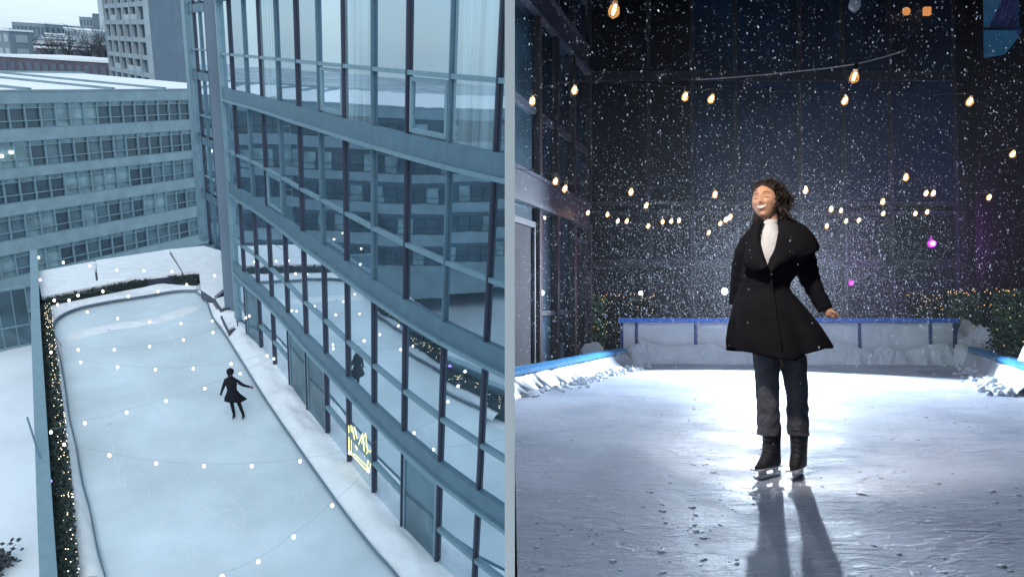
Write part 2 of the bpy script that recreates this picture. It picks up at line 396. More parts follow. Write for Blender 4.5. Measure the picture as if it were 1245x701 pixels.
# snow roofs of the low pavilions at the far end
def slab(pxs, z, name, label, th=.55, zt=None):
    t=thing(name,gp(*pxs[0],z),label,'roof')
    mb=MB(); mb.prism([V2(gp(u,v,z)) for u,v in pxs],z-th,z-.12); mb.build('fascia',M['dk_metal'],t)
    mb=MB(); c=sum((gp(u,v,z) for u,v in pxs),Vector())/len(pxs)
    mb.prism([V2(c+(gp(u,v,z)-c)*.985) for u,v in pxs],z-.118,z+.04); mb.build('snow_cover',M['snow_lump'],t)
slab([(44,331),(114,318),(117,342),(160,340),(50,362)],.55,'pavilion_roof','left pavilion roof under snow beyond the rink hedge')
slab([(116,317),(204,304),(222,332),(160,339.5),(118.5,341)],.6,'pavilion_roof','middle pavilion roof under smooth snow beyond the rink')
slab([(206,303.5),(248,299),(268,315),(287,341),(261,361),(244,350),(242,330),(223,331.5)],.65,'pavilion_roof','right pavilion roof under snow beside the facade corner')
for k,(pts,z,h,lab) in enumerate((([(259,364),(285,357),(288,372),(268,377)],.5,.6,'upper dark planter box at the foot of the facade'),([(268,384),(287,378),(290,398),(278,404)],.35,.5,'lower dark planter box at the foot of the facade'))):
    t=thing('planter_box',gp(*pts[0],0),lab,'planter'); mb=MB(); P_=[gp(u,v,z) for u,v in pts]
    mb.prism([V2(p) for p in P_],-.05,z); mb.build('box',M['dk_metal'],t)
    mb=MB(); c=sum(P_,Vector())/4; mb.prism([V2(c+(p-c)*.8) for p in P_],z-.05,z+.08); mb.build('snow_cover',M['snow_lump'],t)

# ---------------- big glazed building
gb=thing('glass_building',(PL[0][0],PL[0][1],0),'tall curved curtain wall building beside the daylight rink','building')
def nrm(a,b):
    d=Vector((b[0]-a[0],b[1]-a[1],0)).normalized(); return Vector((-d.y,d.x,0))*-1  # towards the rink
def out(a,b,t):  # offset of t towards the rink (left of travel seen from above is the building)
    n=Vector((b[1]-a[1],-(b[0]-a[0]),0)).normalized()
    return n*t
# travel goes far -> near, the rink is on the right-hand side of travel
def wpart(name, m_, segs, z0, z1, t0, t1):
    mb=MB()
    for a,b in segs: mb.wallbox(a,b,z0,z1,t0,t1)
    return mb.build(name,m_,gb,clip=True)
segs=[(PL[i],PL[i+1]) for i in range(12)]
for z,nm in ((ZL['A'],'A'),(ZL['B'],'B'),(ZL['C'],'C'),(ZL['S0'],'S'),(17.4,'Z')):
    wpart('spandrel_band',M['grey_metal'],segs,z,z+.436,-.05,.08)
    wpart('sill_rail',M['lt_metal'],segs,z-.10,z-.003,-.05,.16)
for z in (ZL['T1'],ZL['T2'],ZL['T3'],ZL['T0']): wpart('transom',M['lt_metal'],segs,z-.05,z+.05,-.04,.07)
for run in ((0,1),(2,4),(6,9),(10,12)): wpart('transom',M['lt_metal'],segs[run[0]:run[1]],1.2,1.3,-.04,.07)
# wall body behind the glass
wpart('wall',M['dk_metal'],segs,-.5,18,-.9,-.35)
for z0,z1 in ((ZL['A']+.44,ZL['S0']-.10),(ZL['B']+.44,ZL['A']-.10),(ZL['C']+.44,ZL['B']-.10),(ZL['S0']+.44,17.3),(-.3,ZL['C']-.10)):
    for i in range(12):
        a=PL[i]; a2=PL[i+1]; d=Vector((a2[0]-a[0],a2[1]-a[1],0)).normalized()*.021
        mb=MB(); mb.wallbox((a[0]-d.x,a[1]-d.y),(a[0]+d.x,a[1]+d.y),z0,z1,-.04,.085)
        mb.build('mullion',M['dk_metal'] if (i%2==1) or z0<6 else M['grey_metal'],gb,clip=True)
rr=random.Random(5)
curt={(0,4):1,(0,6):1,(0,5):0}
for s_,(z0,zt,z1) in enumerate(((ZL['S0']+.44,ZL['T0'],17.3),(ZL['A']+.44,ZL['T1'],ZL['S0']-.1),(ZL['B']+.44,ZL['T2'],ZL['A']-.1),(ZL['C']+.44,ZL['T3'],ZL['B']-.1),(.1,1.25,ZL['C']-.1))):
    for i in range(12):
        if s_==4 and i in (1,4,5,9): continue
        a=Vector((*PL[i],0)); b=Vector((*PL[i+1],0)); tw=rr.uniform(-.006,.006)
        mb=MB(); 
        aa=a.lerp(b,.03); bb=a.lerp(b,.97)
        mb.wallbox(aa,bb,zt+.05,z1,-.03,.0+tw*0); mb.wallbox(aa,bb,z0,zt-.05,-.03,.0)
        m_=M['gl_clear']
        if s_<=1: m_=M['gl_curt'] if (i in ((4,8) if s_==0 else (3,7,10))) else (M['gl_clear'] if i in (0,2,6) else M['gl_dark'])
        elif s_==2: m_=M['gl_dark']
        ob=mb.build('window',m_,gb,clip=True)
        if (s_,i) in ((1,6),(1,9),(2,3)):   # opening sash with its own frame
            fb=MB()
            for (p,q,za,zb) in ((a.lerp(b,.06),a.lerp(b,.12),z0+.04,zt-.08),(a.lerp(b,.88),a.lerp(b,.94),z0+.04,zt-.08),(a.lerp(b,.12),a.lerp(b,.88),z0+.04,z0+.14),(a.lerp(b,.12),a.lerp(b,.88),zt-.18,zt-.08)):
                fb.wallbox(p,q,za,zb,.0,.045)
            f_=fb.build('sash_frame',M['lt_metal'],gb,clip=True); f_.parent=ob
# doors at the foot of the facade
for i,hh in ((1,2.4),(4,2.35),(5,2.35),(9,2.35)):
    a=Vector((*PL[i],0)); b=Vector((*PL[i+1],0)); mb=MB(); mb.wallbox(a.lerp(b,.08),a.lerp(b,.92),.12,hh,-.04,.02)
    ob=mb.build('door',M['door_glass'],gb,clip=True)
    fb=MB(); fb.wallbox(a.lerp(b,.03),a.lerp(b,.97),hh,hh+.11,-.03,.05)
    for t in (.045,.93): fb.wallbox(a.lerp(b,t-.015),a.lerp(b,t+.03),.1,hh,-.03,.05)
    f_=fb.build('door_frame',M['lt_metal'],gb,clip=True); f_.parent=ob
    hb=MB(); n=out(a,b,.08); p=a.lerp(b,.82)+n; hb.tube([Vector((p.x,p.y,.9)),Vector((p.x,p.y,1.4))],.018); h_=hb.build('handle',M['lt_metal'],gb,clip=True); h_.parent=ob
# recessed end facet of the same building
FA=(-15.75,39.2); FB=(-20.4,45.1)
fc=thing('glass_wing',(FA[0],FA[1],0),'narrow recessed glazed wing at the far end of the curved building','building')
def fpart(name,m_,z0,z1,t0,t1,f0=0,f1=1):
    a=Vector((*FB,0)); b=Vector((*FA,0)); mb=MB(); mb.wallbox(a.lerp(b,f0),a.lerp(b,f1),z0,z1,t0,t1); return mb.build(name,m_,fc)
for z in (9.97,6.14,2.66,13.75,17.4):
    fpart('spandrel_band',M['grey_metal'],z,z+.45,-.05,.08)
for z in (11.7,7.9,4.19): fpart('transom',M['lt_metal'],z-.05,z+.05,-.04,.08)
fpart('wall',M['dk_metal'],-.5,18,-.9,-.35)
NB=6
for i in range(NB+1): fpart('mullion',M['dk_metal'] if i%2 else M['grey_metal'],-.3,18,-.05,.10,i/NB-.006 if i else 0,i/NB+.006 if i<NB else 1)
for s_,(z0,z1) in enumerate(((14.35,17.4),(10.57,13.75),(6.74,9.97),(3.26,6.14),(0,2.66))):
    for i in range(NB): fpart('window',M['gl_curt'] if rr.random()<.35 and s_<2 else M['gl_clear'],z0,z1,-.03,.0,i/NB+.008,(i+1)/NB-.008)
# return wall joining both and corner post
mb=MB(); mb.wallbox(FA,(-13.2,30.6),-.5,18,-.6,-.02); mb.build('wall',M['tower_wall'],fc)
mb=MB(); mb.wallbox((-12.25,29.75),(-12.1,29.5),-.3,18,-.1,.14); mb.build('corner_post',M['lt_metal'],gb)
mb=MB(); mb.wallbox((-20.75,45.5),(-20.3,44.95),-.3,18,-.1,.25); mb.build('corner_post',M['lt_metal'],fc)

# crown shaped neon sign behind the glass (M over a base line)
iN=7; a=Vector((*PL[iN-1],0)); b=Vector((*PL[iN],0)); n=out(a,b,.035)
def fp(u,v):  # point on the sign plane from facade position
    d=CR*((u-PX)/F)+CD*((v-PY)/F)+CF; nn=(Vector((b.y-a.y,-(b.x-a.x),0))).normalized(); o=a+n
    return CAM+d*((o-CAM).dot(nn)/d.dot(nn))
ns=thing('neon_sign',fp(436,575),'yellow neon crown-like sign hung on the ground floor glass','sign')
mb=MB()
st1=[(424,517),(424.5,551),(429,553),(445.5,571),(448,558)]; st2=[(428,519),(433.7,546),(440.8,527),(443.5,554),(448,547)]
for st_ in (st1,st2): mb.tube([fp(u,v) for u,v in st_],.015,8)
mb.build('neon_tube',M['neon'],ns)

# ---------------- office block across
O0=Vector((-47.4,64.2,0)); O1=Vector((-38.6,84.0,0)); od=(O1-O0).normalized(); on=Vector((od.y,-od.x,0))
if on.x<0: on=-on
ob_=thing('office_building',(O0.x,O0.y,-14),'long pale office block with strip windows and snowy roof across the court','building')
E0=O0-od*16; E1=O1+od*10
def opart(name,m_,f0,f1,z0,z1,t0,t1,par=None):
    a=O0+od*f0; b=O0+od*f1
    mb=MB(); p=[a+on*t0,b+on*t0,b+on*t1,a+on*t1]; 
    mb.hexa([(q.x,q.y,z0) for q in p]+[(q.x,q.y,z1) for q in p]); o=mb.build(name,m_,ob_)
    if par: o.parent=par
    return o
oL=21.65
for nm_,mm_,za_,zb_,q0,q1 in (('wall','tower_wall',-14,5.8,-20,-.45),('fascia','concrete',5.84,6.9,-.4,.15),('roof_snow','snow_lump',6.0,6.98,-32,-.42),('parapet','concrete2',6.903,7.05,-.4,.2),('base_wall','concrete2',-14,-10.2,-.4,.1)): opart(nm_,M[mm_],-72,-16.003,za_,zb_,q0,q1)
wb=MB(); wb2=MB()
for z0_,z1_ in [(3.54,5.84),(-.02,2.44),(-3.23,-.88),(-6.66,-4.3),(-10.2,-7.9)]:
    for k in range(-49,-3):
        for (fa_,fb_,za_,zb_) in ((k*1.44+.08,k*1.44+1.36,z0_+.1,z0_+.68),(k*1.44+.08,k*1.44+1.36,z0_+.76,z1_-.55)):
            a_=O0+od*fa_; b_=O0+od*fb_; p=[a_+on*-.3,b_+on*-.3,b_+on*-.2,a_+on*-.2]; (wb if (k*5+int(z0_*3))%4 else wb2).hexa([(q.x,q.y,za_) for q in p]+[(q.x,q.y,zb_) for q in p])
tag(wb.build('window_row',M['gl_off_dark'],ob_),kind='stuff'); tag(wb2.build('window_row',M['gl_off_blind'],ob_),kind='stuff')
for z0_,z1_ in ((2.44,3.54),(-.88,-.02),(-4.3,-3.23),(-7.9,-6.66)): opart('spandrel_band',M['concrete'],-72,-16.003,z0_,z1_,-.4,.12)
opart('wall',M['tower_wall'],-16,oL+10,-14,5.8,-20,-.45)
rowsz=[(3.54,5.84),(-.02,2.44),(-3.23,-.88),(-6.66,-4.3),(-10.2,-7.9),(-13.7,-11.4)]
opart('fascia',M['concrete'],-16,oL+10,5.84,6.9,-.4,.15)
for k in range(len(rowsz)-1): opart('spandrel_band',M['concrete'],-16,oL+10,rowsz[k+1][1],rowsz[k][0],-.4,.12)
opart('base_wall',M['concrete2'],-16,oL+10,-14,-13.7,-.4,.1)
bw=1.44
import itertools
wr=random.Random(21); cnt=0
for rI,(z0,z1) in enumerate(rowsz[:5]):
    nb0=-3 if rI<4 else -3
    for k in range(nb0,17):
        f0=k*bw; f1=f0+bw
        px_frac=k/15.0
        style='d'
        u=wr.random()
        if rI==0: style='b' if 4<=k<=6 and u<.8 else ('d' if u<.8 else 'm')
        elif rI==1: style='b' if k<2 else ('d' if u<.7 else 'm')
        elif rI==2: style='b' if 4<=k<=8 else ('d' if (k<4 or k==9) else ('m' if u<.6 else 'd'))
        elif rI==3: style='d' if k in (3,7,9,13) else ('b' if u<.55 else 'm')
        else: style='m' if u<.6 else ('b' if u<.8 else 'd')
        gm={'d':M['gl_off_dark'],'b':M['gl_off_blind'],'m':M['gl_off_mid']}[style]
        mb=MB(); h=z1-z0
        def bx(fa,fb,za,zb,t0,t1):
            a_=O0+od*fa; b_=O0+od*fb; p=[a_+on*t0,b_+on*t0,b_+on*t1,a_+on*t1]; mb.hexa([(q.x,q.y,za) for q in p]+[(q.x,q.y,zb) for q in p])
        mb.mi=0; bx(f0+.06,f1-.06,z0+.06,z1-.06,-.30,-.22)
        mb.mi=1
        bx(f0,f0+.06,z0,z1,-.3,.02); bx(f1-.06,f1-.002,z0,z1,-.3,.02)
        for zz in (z0+.003,z0+h*.30,z0+h*.80,z1-.08): bx(f0+.06,f1-.06,zz,zz+.075,-.3,-.02)
        if style!='b' or u<.3:
            mb.mi=2; bx(f0+.07,f1-.07,z0+h*.80+.08,z1-.09,-.215,-.2)
        mb.build('window',[gm,M['lt_metal'],M['gl_off_blind']],ob_); cnt+=1
# roof with snow, parapet, low cross walls
opart('roof_snow',M['snow_lump'],-16,oL+10,6.0,6.98,-32,-.42)
opart('parapet',M['concrete2'],-16,oL+10,6.903,7.05,-.4,.2)
opart('back_parapet',M['concrete'],-16,oL+10,6.5,7.2,-32.6,-32.02)
for f in (3.6,12.2,18.5,-6): opart('cross_wall',M['concrete2'],f,f+.45,6.985,7.2,-32,-.42)
for f in (1.5,10,17,-8): opart('roof_box',M['concrete'],f,f+1.2,7.21,7.8,-33.5,-32.1)
# warm ceiling lamps seen in its second-floor windows
lmp=MB()
for f in (.35,1.2): 
    c=O0+od*f+on*(-.15); lmp.ball((c.x,c.y,1.1+f*.3),.14,8,6)
lmp.build('lamp',M['bulb_day'],ob_)

# ---------------- tower behind, town, trees
def block(u0,u1,vt,Y,depth,m_,name,label,zb=-16,win=None,winm=None,group=None,snow=True,vb=None):
    """box building whose front spans columns u0..u1 with top row vt at forward distance Y"""
    p0=gpY(u0,vt,Y); p1=gpY(u1,vt,Y); zt=(p0.z+p1.z)/2
    t=thing(name,((p0.x+p1.x)/2,Y,zb),label,'building',group)
    mb=MB(); mb.box(p0.x,p1.x,Y,Y+depth,zb,zt); mb.build('wall',m_,t)
    if snow:
        mb=MB(); mb.box(p0.x-.3,p1.x+.3,Y-.3,Y+depth+.3,zt+.01,zt+.5); mb.build('roof',M['snow_lump'],t)
    if win:
        nx,nz,hh=win; W=p1.x-p0.x; zlow=vb if vb is not None else zt-nz*hh
        for j in range(nz):
            wb=MB()
            for i in range(nx):
                x0=p0.x+W*(i+.2)/nx; x1=p0.x+W*(i+.8)/nx; z1=zt-hh*(j+.25); z0=zt-hh*(j+.8)
                if nx*nz<=100:
                    w1=MB(); w1.box(x0,x1,Y-.12,Y-.01,z0,z1); w1.build('window',winm or M['town_c'],t)
            ny=int(depth/5)
            for i in range(ny):
                y0=Y+depth*(i+.25)/ny; y1=Y+depth*(i+.75)/ny; z1=zt-hh*(j+.25); z0=zt-hh*(j+.8)
                w1=MB(); w1.box(p1.x+.01,p1.x+.12,y0,y1,z0,z1); w1.build('window',winm or M['town_c'],t)
    return t
# the tower: slab with ribbed window front and blank dark gable, far top cut by the frame
T0=gpY(137,75,140); T1=gpY(186,75,120); T2=gpY(233,75,150)
tw=thing('concrete_tower',(T1.x,T1.y,-16),'tall concrete tower with balconies and a blank dark side wall','building')
A_=Vector((T0.x,T0.y,0)); B_=Vector((T1.x,T1.y,0)); D_=Vector((T2.x+4,T2.y+8,0))
mb=MB(); mb.prism([V2(A_),V2(B_),V2(D_),V2(A_+(D_-B_))],-16,60); mb.build('wall',M['tower_wall'],tw)
dirT=(B_-A_).normalized(); LT=(B_-A_).length
fl=0
for fl_i in range(19):
    z=-2+fl_i*2.75
    mb=MB(); mb.wallbox(A_,B_,z,z+.75,.02,.6); mb.build('floor_slab',M['tower_conc'],tw)
    for k in range(6):
        if fl_i<15:
            a=A_+dirT*LT*(k+.08)/6; b=A_+dirT*LT*(k+.92)/6
            mb=MB(); mb.wallbox(a,b,z+.8,z+2.7,.02,.12); mb.build('window',M['gl_off_dark'] if (k*7+fl_i*3)%4 else M['gl_off_mid'],tw)
for k in range(7):
    a=A_+dirT*(LT*k/6-.25 if k else 0); b=a+dirT*.5; mb=MB(); mb.wallbox(a,b,-2,60,.02,.75); mb.build('pillar',M['tower_conc'],tw)
for k in (1,3,4):
    for fl_i in range(12):
        if (k*3+fl_i)%3==0:
            a=A_+dirT*LT*(k+.05)/6; b=A_+dirT*LT*(k+.95)/6; mb=MB(); mb.wallbox(a,b,-2+fl_i*2.75+.76,-2+fl_i*2.75+1.6,.5,.62); mb.build('balcony_panel',M['town_a'],tw)
G='distant town buildings'
block(-14,10,37,190,9,M['town_b'],'apartment_block','dark block with pale balconies at the left edge of the skyline',win=(3,5,3.4),winm=M['town_a'],group=G)
block(14,53,28,420,60,M['town_b'],'office_block','broad stepped grey block on the skyline',win=(8,3,7),group=G)
block(24,44,27,430,30,M['town_a'],'office_block','pale rooftop storey above the broad grey block',group=G)
block(55,80,42,380,40,M['town_a'],'office_block','low pale block right of the broad grey one',win=(6,2,5),group=G)
block(78,96,35,360,40,M['town_a'],'office_block','pale block with a snowy step in mid skyline',win=(5,3,4),group=G)
block(96,112,21,400,40,M['town_b'],'office_block','square grey tower block in mid skyline',win=(4,4,5),group=G)
block(112,124,17,380,40,M['town_c'],'office_block','darker slim tower block beside the square grey one',group=G)
block(92,112,37,260,20,M['town_a'],'hall','white fronted hall with snowy roof below the towers',win=(4,2,3.2),winm=M['town_b'],group=G)
block(15,60,58,250,25,M['brick'],'brick_house','brown brick row with white roof below the broad block',win=(9,2,3.2),winm=M['town_c'],group=G)
block(58,90,60,240,20,M['town_b'],'brick_house','low grey house row with snow between the trees',win=(6,1,3),group=G)
block(-10,150,73,165,26,M['brick'],'brick_warehouse','long dark brick warehouse with snowy roof behind the office block',win=(16,2,3.4),winm=M['town_c'],group=G)
block(112,135,55,230,30,M['town_c'],'brick_house','dark low house beside the tower foot',win=(4,2,3),group=G)
block(18,36,50,300,14,M['town_c'],'brick_house','small dark house under the broad grey block',win=(4,2,3.2),winm=M['town_a'],group=G)
block(36,52,53,280,12,M['brick'],'brick_house','small brown house with snowy roof left of centre in the town',win=(4,2,3.2),winm=M['town_a'],group=G)
block(52,66,47,330,14,M['town_a'],'office_block','pale small block between the houses',win=(4,2,3.6),group=G)
block(66,80,52,290,10,M['town_b'],'brick_house','grey small house near the bare trees',win=(3,2,3.2),group=G)
block(0,16,60,230,10,M['town_c'],'brick_house','dark low house at the left edge below the balcony block',win=(4,2,3.2),winm=M['town_a'],group=G)
block(120,134,40,330,12,M['town_a'],'office_block','pale narrow block just left of the tower',win=(3,4,3.6),group=G)
block(84,96,56,250,9,M['town_c'],'brick_house','dark little house beside the white hall',win=(3,2,3),group=G)
mb=MB(); q0=gpY(129,40,300); mb.box(q0.x-2.2,q0.x+2.2,q0.y,q0.y+5,-16,q0.z+60); t=thing('chimney_stack',(q0.x,q0.y,-16),'tall pale chimney rising beside the concrete tower','chimney'); mb.build('shaft',M['town_a'],t)
def bare_tree(base,h,seed,label):
    t=thing('bare_tree',base,label,'tree','bare trees among the far houses'); rr_=random.Random(seed)
    mb=MB(); mb.tube([base,base+Vector((0,0,h*.45))],[.3,.18]); mb.build('trunk',M['tree'],t)
    mb=MB()
    for k in range(46):
        p=base+Vector((0,0,h*rr_.uniform(.25,.5))); d=Vector((rr_.gauss(0,.55),rr_.gauss(0,.55),rr_.uniform(.5,1))).normalized(); q=p+d*h*rr_.uniform(.25,.5)
        mb.tube([p,p.lerp(q,.5)+Vector((rr_.gauss(0,.2),0,.2)),q],[.1,.06,.02],4)
        for j in range(4):
            s0=p.lerp(q,rr_.uniform(.4,1)); mb.tube([s0,s0+Vector((rr_.gauss(0,1.1),rr_.gauss(0,1.1),rr_.uniform(.3,1.6)))],[.05,.015],3)
    mb.build('crown',M['tree'],t)
for k,(u,v,Y,h,lb) in enumerate(((84,70,215,13,'bare winter tree left of the white hall'),(108,72,200,12,'bare winter tree before the white hall'),(122,70,210,14,'bare winter tree right of the white hall'),(62,66,240,11,'bare winter tree before the brown row'),(132,76,190,12,'bare winter tree at the foot of the tower'),(38,62,260,11,'bare winter tree left of the brown row'))):
    p=gpY(u,v,Y); p.z=p.z-h*.6; bare_tree(p,h*1.5,k,lb)

# ---------------- strings of lights over the daylight rink
def bulb_geo(mb,c,r): mb.ball(c,r,8,6,(1,1,1.25))
STR=[([(47,313),(77,319),(109,323),(142,328),(175,329),(209,330),(261,335),(278,326)],'furthest string of bulbs over the snowy pavilion roofs'),
([(49,340),(66,365),(84,365),(95,359),(125,354),(156,360),(192,354),(227,346)],'string of warm bulbs along the far hedge'),
([(70,370),(106,379),(143,387),(182,391),(220,393),(258,390),(303,384)],'string of bulbs just inside the far end of the rink'),
([(62,428),(95,425),(139,425),(182,421),(223,413),(259,404),(299,386)],'third string of bulbs from the far end of the rink'),
([(98,440),(143,446),(189,449),(235,448),(281,442),(325,432)],'string of bulbs above the skater’s head from the rink’s left edge'),
([(62,525),(103,514),(154,501),(202,487),(249,472),(292,454),(333,436),(371,413)],'string of bulbs slanting up past the skater to the facade'),
([(78,540),(133,553),(190,563),(248,566),(306,566),(365,560),(425,550),(482,529)],'long string of bulbs below the skater reaching the neon sign'),
([(270,700),(314,682),(357,652),(404,614),(448,572)],'nearest string of bulbs at the foot of the daylight view')]
ZB=2.2
for k,(pp,lb) in enumerate(STR):
    pts=[gp(u,v,ZB) for u,v in pp]; t=thing('string_lights',pts[0],lb.replace('’',"'"),'string lights','strings of bulbs over the daylight rink')
    w=MB(); wp=[]
    for i,p in enumerate(pts):
        wp.append(p+Vector((0,0,.09)))
        if i<len(pts)-1: wp.append(p.lerp(pts[i+1],.5)+Vector((0,0,.04)))
    w.tube(wp,.0035,4); w.build('wire',M['wire'],t)
    for p in pts:
        mb=MB(); bulb_geo(mb,p,.036 if k>1 else .046); mb.build('bulb',M['bulb_day'],t,smooth=True)

# ---------------- small skater on the daylight rink
def skinned(name, verts, edges, rad, mats, parent, sub=1, root=0):
    o=Vector(parent['_loc']) if parent else Vector((0,0,0))
    me=bpy.data.meshes.new(name); me.from_pydata([Vector(v)-o for v in verts],edges,[]); ob=bpy.data.objects.new(name,me); COL.objects.link(ob)
    md=ob.modifiers.new('skin','SKIN'); md.use_smooth_shade=True
    for i,r_ in enumerate(rad): me.skin_vertices[0].data[i].radius=(r_,r_) if not isinstance(r_,tuple) else r_
    me.skin_vertices[0].data[root].use_root=True
    s_=ob.modifiers.new('sub','SUBSURF'); s_.levels=sub; s_.render_levels=sub
    bpy.context.view_layer.update()
    dg=bpy.context.evaluated_depsgraph_get(); m2=bpy.data.meshes.new_from_object(ob.evaluated_get(dg)); ob.modifiers.clear(); ob.data=m2
    m2.materials.clear()
    for m_ in (mats if isinstance(mats,list) else [mats]): m2.materials.append(m_)
    ob['_loc']=tuple(o)
    if parent: ob.parent=parent
    return ob
M['skin_day']=mat('skin_far',(.25,.14,.10),.6)
PC=gp(285,507,.02); su=CR.copy(); su.z=0; su.normalize(); sf=Vector((-su.y,su.x,0))
def sp(x,z,y=0): return PC+su*x+sf*y+Vector((0,0,z))
sk=thing('person',PC,'small skater in black coat with arms spread gliding on the daylight rink','person')
vv=[sp(-.02,.92),sp(-.03,1.15),sp(-.03,1.40),sp(-.04,1.5),sp(-.06,1.64),
    sp(-.2,1.38),sp(-.30,1.12),sp(-.40,.86), sp(.14,1.38),sp(.36,1.22),sp(.62,1.16),
    sp(-.09,.86),sp(-.05,.48),sp(-.0,.10), sp(-.0,.05,-.12), sp(.08,.86),sp(.2,.50),sp(.31,.12),sp(.33,.06,-.12)]
ee=[(0,1),(1,2),(2,3),(3,4),(2,5),(5,6),(6,7),(2,8),(8,9),(9,10),(0,11),(11,12),(12,13),(13,14),(0,15),(15,16),(16,17),(17,18)]
rad=[.14,.13,.13,.06,.11,.07,.055,.035,.07,.055,.035,.09,.065,.05,.035,.09,.065,.05,.035]
skinned('body',vv,ee,rad,M['black_cloth'],sk,2)
mb=MB(); rings=[]
for z,rx,ry,dx in ((1.48,.10,.09,-.03),(1.40,.20,.14,-.03),(1.2,.18,.14,-.03),(1.02,.15,.13,-.02),(.85,.24,.2,0),(.68,.34,.26,.03)):
    rings.append([sp(dx+rx*(1+.08*math.sin(a*5)*(z<.9))*math.cos(a)+(.06 if z<.7 and math.cos(a)>.5 else 0),z,ry*math.sin(a)) for a in [2*PI*k/24 for k in range(24)]])
mb.loft(rings[::-1]); mb.build('coat',M['black_cloth'],sk,smooth=True)
mb=MB(); [mb.ball(p,.05,8,6) for p in (sp(-.40,.84),sp(.65,1.16))]; mb.build('gloves',M['brick'],sk,smooth=True)
mb=MB(); mb.ball(sp(-.05,1.68,.03),.125,12,9); mb.build('hair',M['black_cloth'],sk,smooth=True)
mb=MB()
for c in (sp(0,.02,-.03),sp(.32,.02,-.03)): mb.hexa([c+su*a+sf*b+Vector((0,0,z)) for z in (-.02,.03) for a,b in ((-.01,-.15),(.01,-.15),(.01,.13),(-.01,.13))])
mb.build('blade',M['lt_metal'],sk)

# =================================================================== DIVIDING WALL
dw=MB(); t0=-.0245; t1=.0095  # added partition, fills the white gap and keeps day and night light apart
pts=[]
def cp(x,y,z): return CAM+CR*x+CD*y+CF*z      # camera-aligned: right, down, ahead
dw.hexa([cp(a,b*(1.35 if c<3 else 14.6),c) for b in (1,-1) for a,c in ((t0,2.4),(t1,2.4),(t1,31),(t0,31))])
tag(dw.build('divider_wall',M['white_paint']),'thin white wall added edge-on between the daylight court and the night rink','wall')

# =================================================================== NIGHT SIDE
PLACE[0]='night'
exec_night=True
